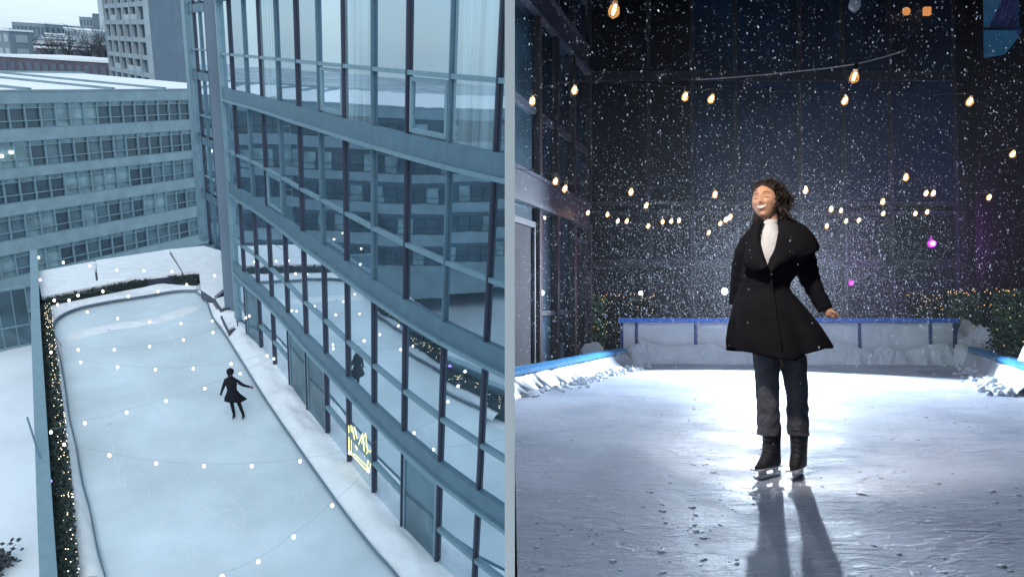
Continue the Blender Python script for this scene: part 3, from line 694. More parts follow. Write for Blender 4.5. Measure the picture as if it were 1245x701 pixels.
# night materials
def ice_mat():
    m=bpy.data.materials.new('night_ice'); m.use_nodes=True; nt=m.node_tree; b=nt.nodes['Principled BSDF']; b.inputs['Specular IOR Level'].default_value=.22; L=nt.links.new
    tc=nt.nodes.new('ShaderNodeTexCoord')
    def noise_(scale,det=8,st=(1,1,1),rot=0,dist=0):
        mp=nt.nodes.new('ShaderNodeMapping'); mp.inputs['Scale'].default_value=st; mp.inputs['Rotation'].default_value=(0,0,rot); L(tc.outputs['Object'],mp.inputs[0])
        n=nt.nodes.new('ShaderNodeTexNoise'); n.inputs['Scale'].default_value=scale; n.inputs['Detail'].default_value=det; n.inputs['Distortion'].default_value=dist; L(mp.outputs[0],n.inputs['Vector']); return n.outputs['Fac']
    def ramp(i,a,b_,ca,cb):
        r=nt.nodes.new('ShaderNodeValToRGB'); r.color_ramp.elements[0].position=a; r.color_ramp.elements[1].position=b_; r.color_ramp.elements[0].color=(*ca,1); r.color_ramp.elements[1].color=(*cb,1); L(i,r.inputs[0]); return r.outputs[0]
    def math_(op,a,b_):
        n=nt.nodes.new('ShaderNodeMath'); n.operation=op
        for k,x in enumerate((a,b_)):
            if isinstance(x,(int,float)): n.inputs[k].default_value=x
            else: L(x,n.inputs[k])
        return n.outputs[0]
    base=noise_(1.1,6,dist=.6); fine=noise_(14,10,dist=.4)
    col=ramp(base,.3,.7,(.32,.38,.50),(.55,.61,.74))
    # thin skate scratches : stretched noise bands in three directions
    sc=None
    for k,(rot,s) in enumerate(((.35,2.2),(-.55,1.7),(1.1,2.6),(2.3,2.0))):
        n=noise_(s,3,(1,9,1),rot,1.3)
        d=math_('ABSOLUTE',math_('SUBTRACT',n,.5),0)
        ln=ramp(d,.0,.011,(1,1,1),(0,0,0))
        # break the lines up
        gate=ramp(noise_(1.3+k*.3,2),.46,.56,(0,0,0),(1,1,1))
        ln=math_('MULTIPLY',ln,gate)
        sc=ln if sc is None else math_('MAXIMUM',sc,ln)
    mixc=nt.nodes.new('ShaderNodeMixRGB'); mixc.blend_type='MIX'; L(sc,mixc.inputs[0]); L(col,mixc.inputs[1]); mixc.inputs[2].default_value=(.95,.96,1,1)
    L(mixc.outputs[0],b.inputs['Base Color'])
    L(ramp(noise_(2.2,6),.35,.65,(.5,.5,.5),(.75,.75,.75)),b.inputs['Roughness'])
    # height: patches of frozen slush, chips
    v=nt.nodes.new('ShaderNodeTexVoronoi'); v.feature='DISTANCE_TO_EDGE'; v.inputs['Scale'].default_value=2.3
    mpv=nt.nodes.new('ShaderNodeMapping'); L(tc.outputs['Object'],mpv.inputs[0])
    wob=nt.nodes.new('ShaderNodeVectorMath'); wob.operation='ADD'; L(mpv.outputs[0],wob.inputs[0])
    wn=nt.nodes.new('ShaderNodeTexNoise'); wn.inputs['Scale'].default_value=2.5; wn.inputs['Detail'].default_value=5; L(tc.outputs['Object'],wn.inputs['Vector'])
    L(wn.outputs['Color'],wob.inputs[1]); L(wob.outputs[0],v.inputs['Vector'])
    crust=ramp(noise_(5,10,(1,1.8,1),.2,1.2),.50,.60,(0,0,0),(1,1,1))
    gate=ramp(noise_(.9,3),.42,.58,(.1,.1,.1),(1,1,1)); crust=math_('MULTIPLY',crust,gate)
    h=math_('ADD',math_('MULTIPLY',fine,.28),math_('MULTIPLY',crust,.28)); h=math_('SUBTRACT',h,math_('MULTIPLY',sc,.35))
    h=math_('ADD',h,math_('MULTIPLY',noise_(60,4),.10)); cr=math_('ABSOLUTE',math_('SUBTRACT',noise_(1.6,9,(1,2.6,1),.15,2.2),.5),0); h=math_('SUBTRACT',h,math_('MULTIPLY',math_('MULTIPLY',ramp(cr,0,.012,(1,1,1),(0,0,0)),gate),.4))
    bp=nt.nodes.new('ShaderNodeBump'); bp.inputs['Strength'].default_value=.7; bp.inputs['Distance'].default_value=.02; L(h,bp.inputs['Height']); L(bp.outputs[0],b.inputs['Normal'])
    return m
N={}
N['ice']=ice_mat()
N['snow']=mat('night_snow',(.72,.77,.86),.8,noise_amt=.12,nscale=4,bump=.8,bscale=14)
N['liner']=mat('white_liner',(.52,.56,.62),.38,bump=.15,bscale=5)
N['blue']=mat('blue_cap',(.03,.15,.62),.45,noise_amt=.15,nscale=3)
N['ltblue']=mat('light_blue_cap',(.05,.25,.52),.4,noise_amt=.15,nscale=3)
N['board']=mat('rink_board_panel',(.78,.81,.88),.5,noise_amt=.08,nscale=2)
N['post']=mat('board_post',(.03,.07,.22),.5)
N['nframe']=mat('night_frame',(.06,.07,.088),.5,noise_amt=.1,nscale=3)
N['nmull']=mat('night_mullion',(.05,.045,.05),.35,metal=.4)
N['nred']=mat('mullion_edge',(.35,.16,.14),.3,metal=.6)
N['nglass']=glass_mat('night_glass',(.45,.65,.8),(.03,.08,.12),.45,nscale=1.2)
N['ncurt']=mat('door_screen',(.03,.029,.037),.85,noise_amt=.15,nscale=3)
N['tower']=mat('night_tower',(.010,.010,.014),.6,noise_amt=.25,nscale=.5)
N['towerb']=glass_mat('night_blue_glass',(.12,.26,.4),(.010,.055,.12),.03,nscale=.35)
N['towerd']=glass_mat('night_dark_glass',(.15,.2,.3),(.006,.009,.017),.03,nscale=.35)
N['trim']=mat('night_trim',(.06,.07,.09),.5)
N['hedge']=mat('night_hedge',(.006,.012,.006),.9)
N['green']=mat('green_lit_patch',(.08,.17,.09),.7,noise_amt=.25,nscale=6,stretch=(1,1,.3))  # brighter leaf green, the green light is put into the colour
N['sky']=mat('night_sky',(.004,.006,.012),1,spec=0)
N['bulbglow']=mat('filament',(1,.7,.3),emit=(1,.55,.18),estr=12)
N['bulbhot']=mat('filament_hot',(1,.8,.5),emit=(1,.62,.26),estr=14)
N['bglass']=mat('bulb_glass',(1,.85,.6),.05,trans=.0,alpha=.12,emit=(1,.42,.10),estr=.8)
N['bglass0']=mat('bulb_glass_clear',(.8,.85,.9),.05,alpha=.25)
N['socket']=mat('socket',(.02,.018,.015),.5)
N['wire']=mat('night_wire',(.5,.5,.55),.5)
N['wired']=mat('night_wire_dark',(.03,.03,.04),.6)
N['purple']=mat('magenta_lamp',(.8,.1,1),emit=(.75,.01,1),estr=3)
N['fairy']=mat('night_fairy',(1,.7,.3),emit=(1,.62,.22),estr=1.6)
N['warmlamp']=mat('window_lamp',(.25,.10,.03),emit=(1,.40,.12),estr=.42)
N['bluewin']=mat('lit_blue_window',(.05,.2,.4),.4,emit=(.02,.13,.26),estr=.16)
N['coat']=mat('wool_coat',(.010,.010,.013),.95,spec=.1,bump=.22,bscale=160,noise_amt=.25,nscale=9)
N['trouser']=mat('trouser',(.085,.085,.10),.85,spec=.2,bump=.35,bscale=40,noise_amt=.3,nscale=12)
N['boot']=mat('skate_boot',(.012,.013,.018),.6,bump=.3,bscale=60)
N['knit']=mat('white_knit',(.72,.72,.76),.9,bump=.5,bscale=60,stretch=(4,4,.4))
N['skin']=mat('skin',(.53,.29,.19),.45,spec=.4,noise_amt=.06,nscale=20,sub=.12)
N['lip']=mat('lip',(.42,.12,.10),.35)
N['teeth']=mat('teeth',(.85,.83,.80),.3)
N['hair']=mat('hair',(.018,.009,.006),.42,spec=.5,noise_amt=.5,nscale=40)
N['brow']=mat('brow',(.03,.015,.01),.6)
N['steel']=mat('skate_steel',(.55,.57,.62),.25,metal=.8)
N['holder']=mat('skate_holder',(.50,.50,.54),.4)
def flake_mat():
    m=bpy.data.materials.new('snowflake'); m.use_nodes=True; nt=m.node_tree; b=nt.nodes['Principled BSDF']; b.inputs['Base Color'].default_value=(.9,.93,1,1); b.inputs['Roughness'].default_value=.6
    t=nt.nodes.new('ShaderNodeBsdfTranslucent'); t.inputs[0].default_value=(.9,.93,1,1); mx=nt.nodes.new('ShaderNodeMixShader'); mx.inputs[0].default_value=.75
    nt.links.new(b.outputs[0],mx.inputs[1]); nt.links.new(t.outputs[0],mx.inputs[2]); nt.links.new(mx.outputs[0],nt.nodes['Material Output'].inputs[0]); return m
N['flake']=flake_mat()

YAW=R(21.4); RD=Vector((math.sin(YAW),math.cos(YAW),0)); RN=Vector((math.cos(YAW),-math.sin(YAW),0))
XL=.02   # everything of the night side stays right of the wall
def keep(o):  # cut what would poke through the dividing wall
    bm=bmesh.new(); bm.from_mesh(o.data); off=Vector(o['_loc'])
    bmesh.ops.bisect_plane(bm,geom=bm.verts[:]+bm.edges[:]+bm.faces[:],plane_co=Vector((XL,0,0))-off,plane_no=(-1,0,0),clear_outer=True)
    bm.to_mesh(o.data); bm.free(); return o
# ---- ice sheet
mb=MB(); nx,ny=2,2
P4=[ng(560,720),ng(1330,720),ng(1330,490),ng(1235,478),ng(1150,443),ng(765,443),ng(600,500)]
mb.prism([(XL,1.0),(6.5,1.0),(9.3,7.0),(8.45,12.2),(1.9,12.75),(.05,7.9),(XL,7.7)],-.3,0)
struct(mb.build('ice',N['ice'],loc=(0,0,0)))
mb=MB(); mb.prism([(XL,-.6),(1.6,-.6),(20,26),(XL,26)],-.5,-.304); struct(mb.build('courtyard_ground',N['tower'],loc=(0,0,-.5)))
# lumps of snow and ice chips scattered on the sheet
mb=MB(); rr=random.Random(8)
for k in range(1000):
    v=rr.uniform(445,715)
    if rr.random()<.35:
        u=rr.choice((rr.gauss(640,60),rr.gauss(1190,50))); v=rr.uniform(445,520)
    else: u=rr.uniform(620,1250)
    p=ng(u,v)
    if p.x<XL+.03 or p.y<2.2: continue
    # clusters
    if noise.noise(p*.9+Vector((3,1,0)))<-.02 and rr.random()<.8: continue
    s_=abs(rr.gauss(.0,.0045))+.002
    mb.ball(p+Vector((0,0,s_*.15)),s_,5,3,(rr.uniform(.8,2.2),rr.uniform(.8,1.6),rr.uniform(.2,.45)),Matrix.Rotation(rr.uniform(0,3),3,'Z'))
tag(mb.build('ice_chips',N['snow'],loc=(0,0,0),smooth=True),'small lumps of snow scattered over the night ice','ice chips',kind='stuff')
# ---- low boards, left and right, with crumpled white liner
def liner_board(a,b,side,name,label,top=.27,h2=0):
    a=Vector(a); b=Vector(b); d=(b-a); L=d.length; d.normalize(); n=Vector((d.y,-d.x,0))*side   # n points onto the ice
    t=thing(name,a,label,'rink board')
    mb=MB(); p=[a-n*.10,b-n*.10,b-n*.02,a-n*.02]
    mb.hexa([(q.x,q.y,0) for q in p]+[(q.x,q.y,top-.045) for q in p]); keep(mb.build('board',N['board'],t))
    mb=MB(); N_=int(L*6); rings=[]
    for i in range(N_+1):
        c=a.lerp(b,i/N_)-n*.05; c.z=top-.01+.008*noise.noise(Vector((i*.35,2,side)))
        w,hh=.085,.038
        rings.append([c+n*w+Vector((0,0,-hh)),c+n*w*1.05+Vector((0,0,hh*.3)),c+n*w*.6+Vector((0,0,hh)),c-n*w*.6+Vector((0,0,hh)),c-n*w+Vector((0,0,-hh))])
    mb.loft(rings); keep(mb.build('cap',N['ltblue'],t,smooth=False))
    mb=MB(); nu=int(L*26); nv=14; vs=[]
    for i in range(nu+1):
        for j in range(nv+1):
            s_=i/nu; z=(top-.05)*(1-j/nv); fl=j/nv
            w=noise.noise(Vector((s_*L*2.6+z*2,z*2.0,side*3)))*.13*(fl**.7)+abs(noise.noise(Vector((s_*L*5.5+z*6,z*1.5,7))))*.15*(.2+fl)
            c=a.lerp(b,s_)+n*(.035+.12*fl**1.6+w); vs.append((c.x,c.y,z-.01+.02*noise.noise(Vector((s_*L*4,9,j*.1)))*fl))
    k=nv+1; mb.add(vs,[(i*k+j,i*k+j+1,(i+1)*k+j+1,(i+1)*k+j) for i in range(nu) for j in range(nv)])
    keep(mb.build('liner',N['liner'],t,smooth=True))
    return t
la=ng(600,498)-Vector((0,0,0)); la=Vector((-.45,6.9,0)); lb=Vector((ng(757,443).x,12.1,0))
LBd=liner_board(la,lb,1,'rink_board','low rink board with light blue cap and crumpled white liner beside the glass facade')
ra=Vector((ng(1245,476).x+.62,6.6,0)); 
ra=Vector((8.05,7.0,0)); rb_=Vector((ng(1159,441).x,12.3,0)); ra=Vector((ng(1262,482).x,ng(1262,482).y,0))
# right board runs from the far corner to beyond the frame
liner_board(rb_,ra,1,'rink_board','low rink board with light blue cap and crumpled white liner at the right edge',top=.30)
# ---- far boards with blue cap
fa=Vector((np_(756,420,12.85).x,12.85,0)); fb=Vector((np_(1160,420,12.6).x,12.6,0))
t=thing('rink_board',fa,'high far rink board with royal blue cap and white panels','rink board')
d=(fb-fa).normalized(); Lf=(fb-fa).length; TOP=.80
fr=[0]+[ (u-756)/404 for u in (774,847,950,1046,1131)]+[1]
for i in range(len(fr)-1):
    mb=MB(); mb.wallbox(fa+d*(Lf*fr[i]+.03),fa+d*(Lf*fr[i+1]-.03),.0,TOP-.085,-.02,.02); mb.build('panel',N['board'],t)
for f in fr:
    mb=MB(); mb.wallbox(fa+d*(Lf*f-.024),fa+d*(Lf*f+.024),.0,TOP-.085,-.04,.045); mb.build('post',N['post'],t)
mb=MB(); mb.wallbox(fa-d*.06,fb+d*.06,TOP-.082,TOP,-.07,.07); mb.build('cap',N['blue'],t)
# ploughed snow in front of the far boards and at the corners
def pile(path,w,h,seed,label,n=80,m_=14,rough=.35,z0=-.03):
    mb=snow_pile(path,w,h,seed,n,m_,z0=z0,rough=rough); return tag(keep(mb.build('snow_pile',N['snow'],smooth=True)),label,'snow pile')
pile([(fa.x+.15,fa.y-.24,0),(fb.x-.15,fb.y-.24,0)],.2,.36,3,'long bank of snow ploughed against the far rink board',140,16,.22)
pile([(fa.x-.02,fa.y-.55,0),(fa.x+.32,fa.y-.35,0)],.26,.34,5,'heap of snow at the left far corner of the night rink',24,14,.3)
pile([(fb.x-.3,fb.y-.4,0),(fb.x+.1,fb.y-.75,0)],.26,.34,6,'heap of snow at the right far corner of the night rink',24,14,.3)
rpb=(rb_-ra).normalized(); rnn=Vector((rpb.y,-rpb.x,0))
# rubble along the foot of the side liners
for k,(a,b,s_,lab) in enumerate(((Vector((.03,7.75,0))-Vector((0,0,0)),lb+Vector((.3,-.1,0)),1,'crumbled snow along the foot of the left liner'),(rb_+Vector((-.22,-.2,0)),ra+Vector((-.32,.0,0)),1,'crumbled snow along the foot of the right liner'))):
    mb=MB(); r2=random.Random(k)
    for j in range(420):
        f=r2.random(); p=a.lerp(b,f)+Vector((r2.gauss(0,.10),r2.gauss(0,.08),0)); s2=abs(r2.gauss(0,.022))+.008
        if p.x<XL+.06: continue
        mb.ball(p+Vector((0,0,s2*.4)),s2,6,4,(1.2,1,.8),Matrix.Rotation(r2.uniform(0,3),3,'Z'))
    tag(mb.build('snow_rubble',N['snow'],loc=a,smooth=True),lab,'snow rubble',kind='stuff')
# heap behind the right board
pile([(rb_.x+.22,rb_.y+.6,0),(rb_.x+.75,rb_.y+.0,0),(rb_.x+1.35,rb_.y-.5,0)],.5,.85,8,'tall rough heap of snow behind the right rink board',60,24,.27)
pile([(ra.x+.75,ra.y+1.1,0),(ra.x+.5,ra.y+.1,0)],.4,.62,9,'smaller heap of snow at the right edge behind the board',30,16,.4)
pile([(lb.x-.75,lb.y+.2,0),(lb.x-.3,lb.y+.4,0)],.22,.34,10,'little heap of snow between the left board and the lit hedge',24,14,.4)

# ---- glass facade at the left, lit by the flash
f0=Vector((.017,9.75,0)); fd=RD.copy(); fn=RN.copy()
nb=thing('glass_facade',(f0.x,f0.y,0),'glazed building facade with grey bands at the left of the night rink','building')
NP=[Vector((XL+.0,f0.y-.05,0))]
for u in (650,672.5,693,713): 
    k=(u-PX)/F; t_=(k*f0.y-f0.x)/(fd.x-k*fd.y); NP.append(f0+fd*t_)
NP[0]=f0-fd*1.2
LV=[2.53,2.93,3.82,4.02,5.45,5.85,8.9,9.3,13.5]
def nwall(name,m_,a,b,z0,z1,t0,t1,par=None):
    mb=MB(); mb.wallbox(a,b,z0,z1,t0,t1); o=keep(mb.build(name,m_,nb))
    if par: o.parent=par
    return o
# travel from near to far: the rink is on the right-hand side
E_=NP[-1]
for z0,z1 in ((2.53,2.90),(5.45,5.85),(7.3,7.5)):
    nwall('spandrel_band',N['nframe'],NP[0],E_,z0,z1,-.05,.06); nwall('band_lip',N['nframe'],NP[0],E_,z0-.07,z0-.003,-.05,.12)
    nwall('band_lip',N['nframe'],NP[0],E_,z1+.003,z1+.05,-.05,.10)
for z in (3.86,6.7): nwall('transom',N['nframe'],NP[0],E_,z,z+.11,-.05,.05)
nwall('wall',N['nmull'],NP[0],E_,-.3,7.2,-.6,-.3)
for i,p in enumerate(NP[1:]):
    for z0,z1 in ((-.3,2.45),(2.96,5.37),(5.91,7.2)):
        nwall('mullion',N['nmull'],p-fd*.045,p+fd*.03,z0,z1,-.04,.10)
        nwall('mullion_edge',N['nred'] if i%2==0 else N['nframe'],p+fd*.031,p+fd*.042,z0,z1,-.0,.105)
for i in range(4):
    a=NP[i]+fd*.05; b=NP[i+1]-fd*.05
    for z0,z1 in ((2.96,3.855),(3.975,5.37),(5.91,6.69),(6.82,7.2)):
        nwall('window',N['nglass'],a,b,z0,z1,-.02,.0)
    if i in (0,3):
        hz=2.16; o=nwall('door',N['ncurt'],a+fd*.04,b-fd*.09,.0,hz,-.03,.0)
        nwall('door_frame',N['nframe'],a,b,hz+.003,hz+.09,-.03,.05,o); nwall('door_frame',N['nframe'],b-fd*.085,b-fd*.03,0,hz,-.03,.05,o)
        nwall('window',N['nglass'],a,b,hz+.1,2.45,-.02,.0)
    else:
        nwall('window',N['nglass'],a,b,.95,2.45,-.02,.0); nwall('window',N['nglass'],a,b,0.0,.86,-.02,.0); nwall('transom',N['nframe'],a,b,.865,.94,-.02,.04)
# ---- lit hedge beyond the facade, with fairy lights
def nhedge(a,b,z1,w,label,green,nl,seed,garland=True):
    a=Vector(a); b=Vector(b); t=thing('hedge',a,label,'hedge'); mb=MB(); mb.wallbox(a,b,0,z1-.08,-w/2,w/2); mb.build('branches',N['hedge'],t)
    r2=random.Random(seed); lv=MB(); d=(b-a).normalized(); n=Vector((d.y,-d.x,0))
    gm=MB()
    for k in range(int((b-a).length*z1*900)):
        f=r2.random(); c=a.lerp(b,f)+n*(w/2+r2.uniform(0,.08)); c.z=r2.uniform(0,z1)
        q=Vector((r2.gauss(0,1),r2.gauss(0,1),r2.gauss(0,1))).normalized()*.04; e=q.orthogonal().normalized()*.025
        tgt=lv
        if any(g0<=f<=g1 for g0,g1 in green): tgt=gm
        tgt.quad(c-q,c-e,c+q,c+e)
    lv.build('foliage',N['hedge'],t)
    if gm.v: gm.build('green_lit_foliage',N['green'],t)  # leaves in the green spans take the lit colour
    fl=MB()
    for k in range(nl):
        f=r2.random(); c=a.lerp(b,f)+n*(w/2+.09); c.z=z1*r2.random()**.6 if not (garland and k%3==0) else z1+.03*math.sin(k)
        fl.octa(c,.008,.010)
    tag(fl.build('fairy_lights',N['fairy'],t),kind='stuff'); return t
ha=np_(672,400,13.6); hb=np_(790,400,14.4)
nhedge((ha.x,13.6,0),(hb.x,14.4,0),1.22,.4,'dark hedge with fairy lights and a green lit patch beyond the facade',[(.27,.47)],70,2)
hc=np_(1120,400,15.5); hd=np_(1300,400,10.5)
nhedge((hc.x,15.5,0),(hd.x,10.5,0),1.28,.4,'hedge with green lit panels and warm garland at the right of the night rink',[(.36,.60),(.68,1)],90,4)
# ---- dark glazed tower at the back
YB=22.0
bt=thing('night_tower',(np_(900,375,YB).x,YB,0),'dark glazed building with dim blue bays behind the night rink','building')
def bb(name,m_,u0,u1,z0,z1,y0,y1,par=None):
    x0=(u0-PX)/F*YB; x1=(u1-PX)/F*YB; mb=MB(); mb.box(max(x0,XL+.05),x1,YB+y0,YB+y1,z0,z1); o=mb.build(name,m_,bt)
    if par: o.parent=par
    return o
bb('wall',N['tower'],690,1285,-.3,11.6,.35,2)
bays=[(715,790),(790,843),(843,897),(897,975),(975,1028),(1028,1085),(1085,1165),(1165,1245)]
zr=[(-.2,2.25),(2.5,3.9),(4.3,8.1),(8.4,11.6)]
for j,(z0,z1) in enumerate(zr):
    for i,(u0,u1) in enumerate(bays):
        blue = 2<=i<=6 and j>=2
        bb('window',N['towerb'] if blue else N['towerd'],u0+3,u1-3,z0,z1,.0,.1)
for i,(u0,u1) in enumerate(bays): bb('mullion',N['trim'],u0-1.6,u0+1.6,-.3,11.6,-.10,.12)
for z0,z1 in ((2.25,2.5),(3.9,4.0),(4.2,4.3),(8.1,8.4)): bb('band',N['trim'],700,1250,z0+.003,z1-.003,-.07,.12)
bb('pier',N['tower'],1165,1196,-.3,11.6,-.5,-.12)
# dark wing at the right with a lit blue stair window
WA=np_(1188,375,18); WB=np_(1262,375,11.6); WA.z=WB.z=0
wg=thing('dark_wing',(WA.x,WA.y,0),'black building wing at the right edge with a blue lit upper window','building')
N['wing']=mat('wing_wall',(.008,.008,.011),.95,spec=.1,noise_amt=.3,nscale=1)
mb=MB(); mb.prism([V2(WA),(np_(1285,375,18).x,18),(np_(1290,375,12).x,12),V2(WB)],-.3,lambda p:7.2 if p[1]<15 else 10.2); mb.build('wall',N['wing'],wg)
wn_=Vector((-(WB.y-WA.y),WB.x-WA.x,0)).normalized()
if WA.dot(wn_)>0: wn_=-wn_
def wp_(u,v,off=.04):
    q=np_(u,v,1.0)-Vector((0,0,.97)); s_=((WA+wn_*off)).dot(wn_)/q.dot(wn_); return Vector((0,0,.97))+Vector((q.x*s_,q.y*s_,q.z*s_))
pg=[(1195,-22),(1239,-22),(1239,45),(1222,66),(1196,71)]
mb=MB(); mb.add([wp_(*q) for q in pg]+[wp_(*q,off=.0) for q in pg],[(0,1,2,3,4)]+[(i,5+i,5+(i+1)%5,(i+1)%5) for i in range(5)])
win=mb.build('window',N['bluewin'],wg)
for k in range(10):
    u=1203+k*4.2; e=min(u+22,1238); fr_=(e-u)/22
    mb2=MB(); mb2.tube([wp_(u,35,.09),wp_(e,35-45*fr_,.09)],.03,4); o=mb2.build('slat',N['post'],wg); o.parent=win
mb2=MB(); mb2.tube([wp_(1196,35,.09),wp_(1238,35,.09)],.04,4); o=mb2.build('window_bar',N['post'],wg); o.parent=win
# warm lamps behind the tower glass
for u,v,r_,l in ((1102,14,.13,'round'),(1127,14,.10,'square')):
    c=np_(u,v,YB-.25)
    mb=MB()
    if l=='round': mb.ball(c,r_,12,8,(1,.5,1))
    else: mb.box(c.x-r_,c.x+r_,c.y-.06,c.y+.06,c.z-r_*1.2,c.z+r_*1.2)
    tt=thing('wall_lamp',c,'%s warm wall lamp high on the dark tower'%l,'lamp'); mb.build('shade',N['warmlamp'],tt)
    mb=MB(); mb.box(c.x-.03,c.x+.03,c.y+.05,YB-.02,c.z-.03,c.z+.03); mb.build('bracket',N['trim'],tt)
# magenta stage lamps
for u,v,Y,r_,l in ((1133,296,20.7,.12,'larger'),(1035,344,20.9,.07,'smaller')):
    c=np_(u,v,Y); tt=thing('spotlight',c,'%s magenta spotlight glowing behind the night rink'%l,'lamp')
    mb=MB(); mb.ball(c,r_,12,8,(1,.6,.85)); mb.build('lens',N['purple'],tt,smooth=True)
    mb=MB(); mb.tube([c+Vector((0,.03,0)),c+Vector((0,.09,0))],[r_*1.15,r_*1.15],16); mb.build('housing',N['socket'],tt)
    mb=MB(); mb.box(c.x-.03,c.x+.03,c.y+.02,c.y+.08,c.z+r_,c.z+r_+.12); mb.build('bracket',N['socket'],tt)
    ld=bpy.data.lights.new('magenta_light','POINT'); ld.energy=80 if r_>.1 else 3; ld.color=(.7,.08,1); ld.shadow_soft_size=.04; ld.specular_factor=0; lo=bpy.data.objects.new('magenta_light',ld); COL.objects.link(lo); lo.location=c+Vector((0,-r_*.6-.05,0)); NIGHTOBJ.append(lo)
# three tiny white lamps by the far boards
for u,v,r_,Y,l in ((881,354,.07,16,'left'),(893,353,.09,16,'right'),(779,356,.04,15.5,'single')):
    c=np_(u,v,Y); tt=thing('white_lamp',c,{'left':'left one of two white lamps glinting beside her coat','right':'right one of two white lamps glinting beside her coat','single':'single small white lamp above the left of the far board'}[l],'lamp')
    mb=MB(); mb.ball(c,r_,8,6); mb.build('lens',mat('white_lens',(1,1,1),emit=(.85,.93,1),estr=22),tt); mb=MB(); mb.tube([c+Vector((0,.03,-.03)),Vector((c.x,c.y+.05,0))],.015,5); mb.build('stand',N['socket'],tt)

# ---- string lights over the night rink
def edison(c,s,glow,t,lean=0,lit=True):
    rot=Matrix.Rotation(lean,3,'Y')
    mb=MB(); rings=[]
    for z,r_ in ((0,.012),(-.012,.014),(-.035,.026),(-.06,.032),(-.08,.026),(-.094,.008)):
        rings.append([c+rot@(Vector((r_*math.cos(a),r_*math.sin(a),z))*s) for a in [2*PI*k/10 for k in range(10)]])
    mb.loft(rings); g_=mb.build('bulb',N['bglass'] if lit else N['bglass0'],t,smooth=True)
    if lit:
        mb=MB(); mb.tube([c+rot@(Vector((.005,0,-.022))*s),c+rot@(Vector((0,0,-.045))*s),c+rot@(Vector((-.004,0,-.075))*s)],[.006*s*glow,.009*s*glow,.006*s*glow],6); f_=mb.build('filament',N['bulbhot'] if glow>1.2 else N['bulbglow'],t); f_.parent=g_
    mb=MB(); mb.tube([c+rot@(Vector((0,0,.045))*s),c+rot@(Vector((0,0,-.004))*s)],[.012*s,.016*s],8); mb.build('socket',N['socket'],t)
NS=[([(560,-60),(748,-5),(1040,-10),(1300,-80)],[(748,8),(1040,0)],3.7,'nearest string of filament bulbs at the top edge of the night scene',1,'wired'),
([(846,97),(880,95),(960,88),(1040,78),(1100,62)],[(1040,90)],4.6,'pale cable with a single glowing bulb high above the woman',1,'wire'),
([(628,100),(648,112),(699,99),(834,106),(867,109),(1029,112),(1181,113),(1260,90)],[(648,120),(699,107),(834,115),(867,118),(1029,120),(1181,121)],6.2,'string of six large filament bulbs crossing high over the night rink',1.0,'wired'),
([(628,205),(676,212),(688,222),(768,225),(870,228),(980,223),(1102,207),(1233,179),(1262,170)],[(676,218),(688,227),(768,231),(870,234),(980,229),(1102,213),(1233,185)],8.3,'string of seven bulbs crossing level with her face',1.1,'wired'),
([(700,235),(787,243),(884,260),(889,257),(1011,247),(1074,238),(1127,228),(1136,229),(1204,234),(1262,208)],[(787,248),(884,265),(889,262),(1011,252),(1074,243),(1127,233),(1136,233),(1204,238)],10,'string of small bulbs ending beside the dark wing',1.1,'wired'),
([(700,245),(716,253),(739,255),(763,263),(789,269),(806,264),(826,262),(863,277),(877,266),(900,262),(1006,269),(1030,263),(1046,262),(1075,254),(1114,254),(1128,252),(1180,240)],[(716,257),(739,259),(752,267),(763,267),(789,273),(806,268),(817,267),(826,266),(863,281),(877,270),(1006,273),(1023,254),(1030,267),(1045,266),(1075,258),(1114,258),(1128,256)],12.4,'furthest string of many small bulbs before the dark tower',1.15,'wired')]
rr=random.Random(4)
for wp,bp_,Y,lb_,sc_,wm in NS:
    pts=[np_(u,v,Y+.01) for u,v in wp]; pts=[p for p in pts if p.x>XL+.03]
    t=thing('string_lights',pts[0],lb_,'string lights','strings of filament bulbs over the night rink')
    mb=MB(); mb.tube(smooth_path(pts,4),.004 if Y<7 else .005,5); mb.build('cable',N[wm],t,smooth=True)
    for u,v in bp_:
        c=np_(u,v-3.2*8/Y,Y); edison(c,1.0*sc_,1.0 if Y<5 else (1.5 if Y<9 else 1.9),t,rr.uniform(.05,.35),not(u==1040 and v==0))

# ---- falling snow
mb=MB(); rr=random.Random(77)
def in_person(p): return 3.75<p.y<4.5 and abs((p.x/p.y)*F+PX-948)<70 and p.z<1.8
for k in range(19000):
    Y=2.2+11.2*rr.random()**.75
    u=rr.uniform(624,1262); v=rr.uniform(-20,455)
    if rr.random()<.45: u=rr.gauss(930,130); v=rr.gauss(320,80)
    p=np_(u,v,Y)
    if p.x<XL+.05 or p.z<.02 or in_person(p): continue
    if 884<u<1014 and 212<v<580 and Y<4.3 and rr.random()<.88: continue
    s_=rr.choice((.0015,.002,.002,.0026,.0038))*(1 if Y>3.2 else .7)
    q0=len(mb.v); mb.octa(p,s_,s_*rr.uniform(1.1,2.4))
    sh=rr.uniform(-.5,.3)
    for q in mb.v[q0:]: q.x+=(q.z-p.z)*sh
for k in range(16000):
    Y=rr.uniform(4.8,11.4); u=rr.gauss(935,115); v=rr.gauss(330,62)
    if v>438: continue
    p=np_(u,v,Y)
    if p.x<XL+.05 or p.z<.02: continue
    mb.octa(p,rr.choice((.0014,.002,.003))*(.6+Y/14),.003)
tag(mb.build('falling_snow',N['flake'],loc=(0,0,0)),'snowflakes falling through the night air','falling snow',kind='stuff')

# ---- the woman
K=4.1/F; YP=4.1
def W(u,v,y=0): return Vector(((u-PX)*K,YP+y,.97+(375-v)*K))
PO=Vector(W(945,579)); PO.z=0
wm=thing('person',PO,'woman in flared black coat and white sweater smiling with eyes closed on ice skates','person')
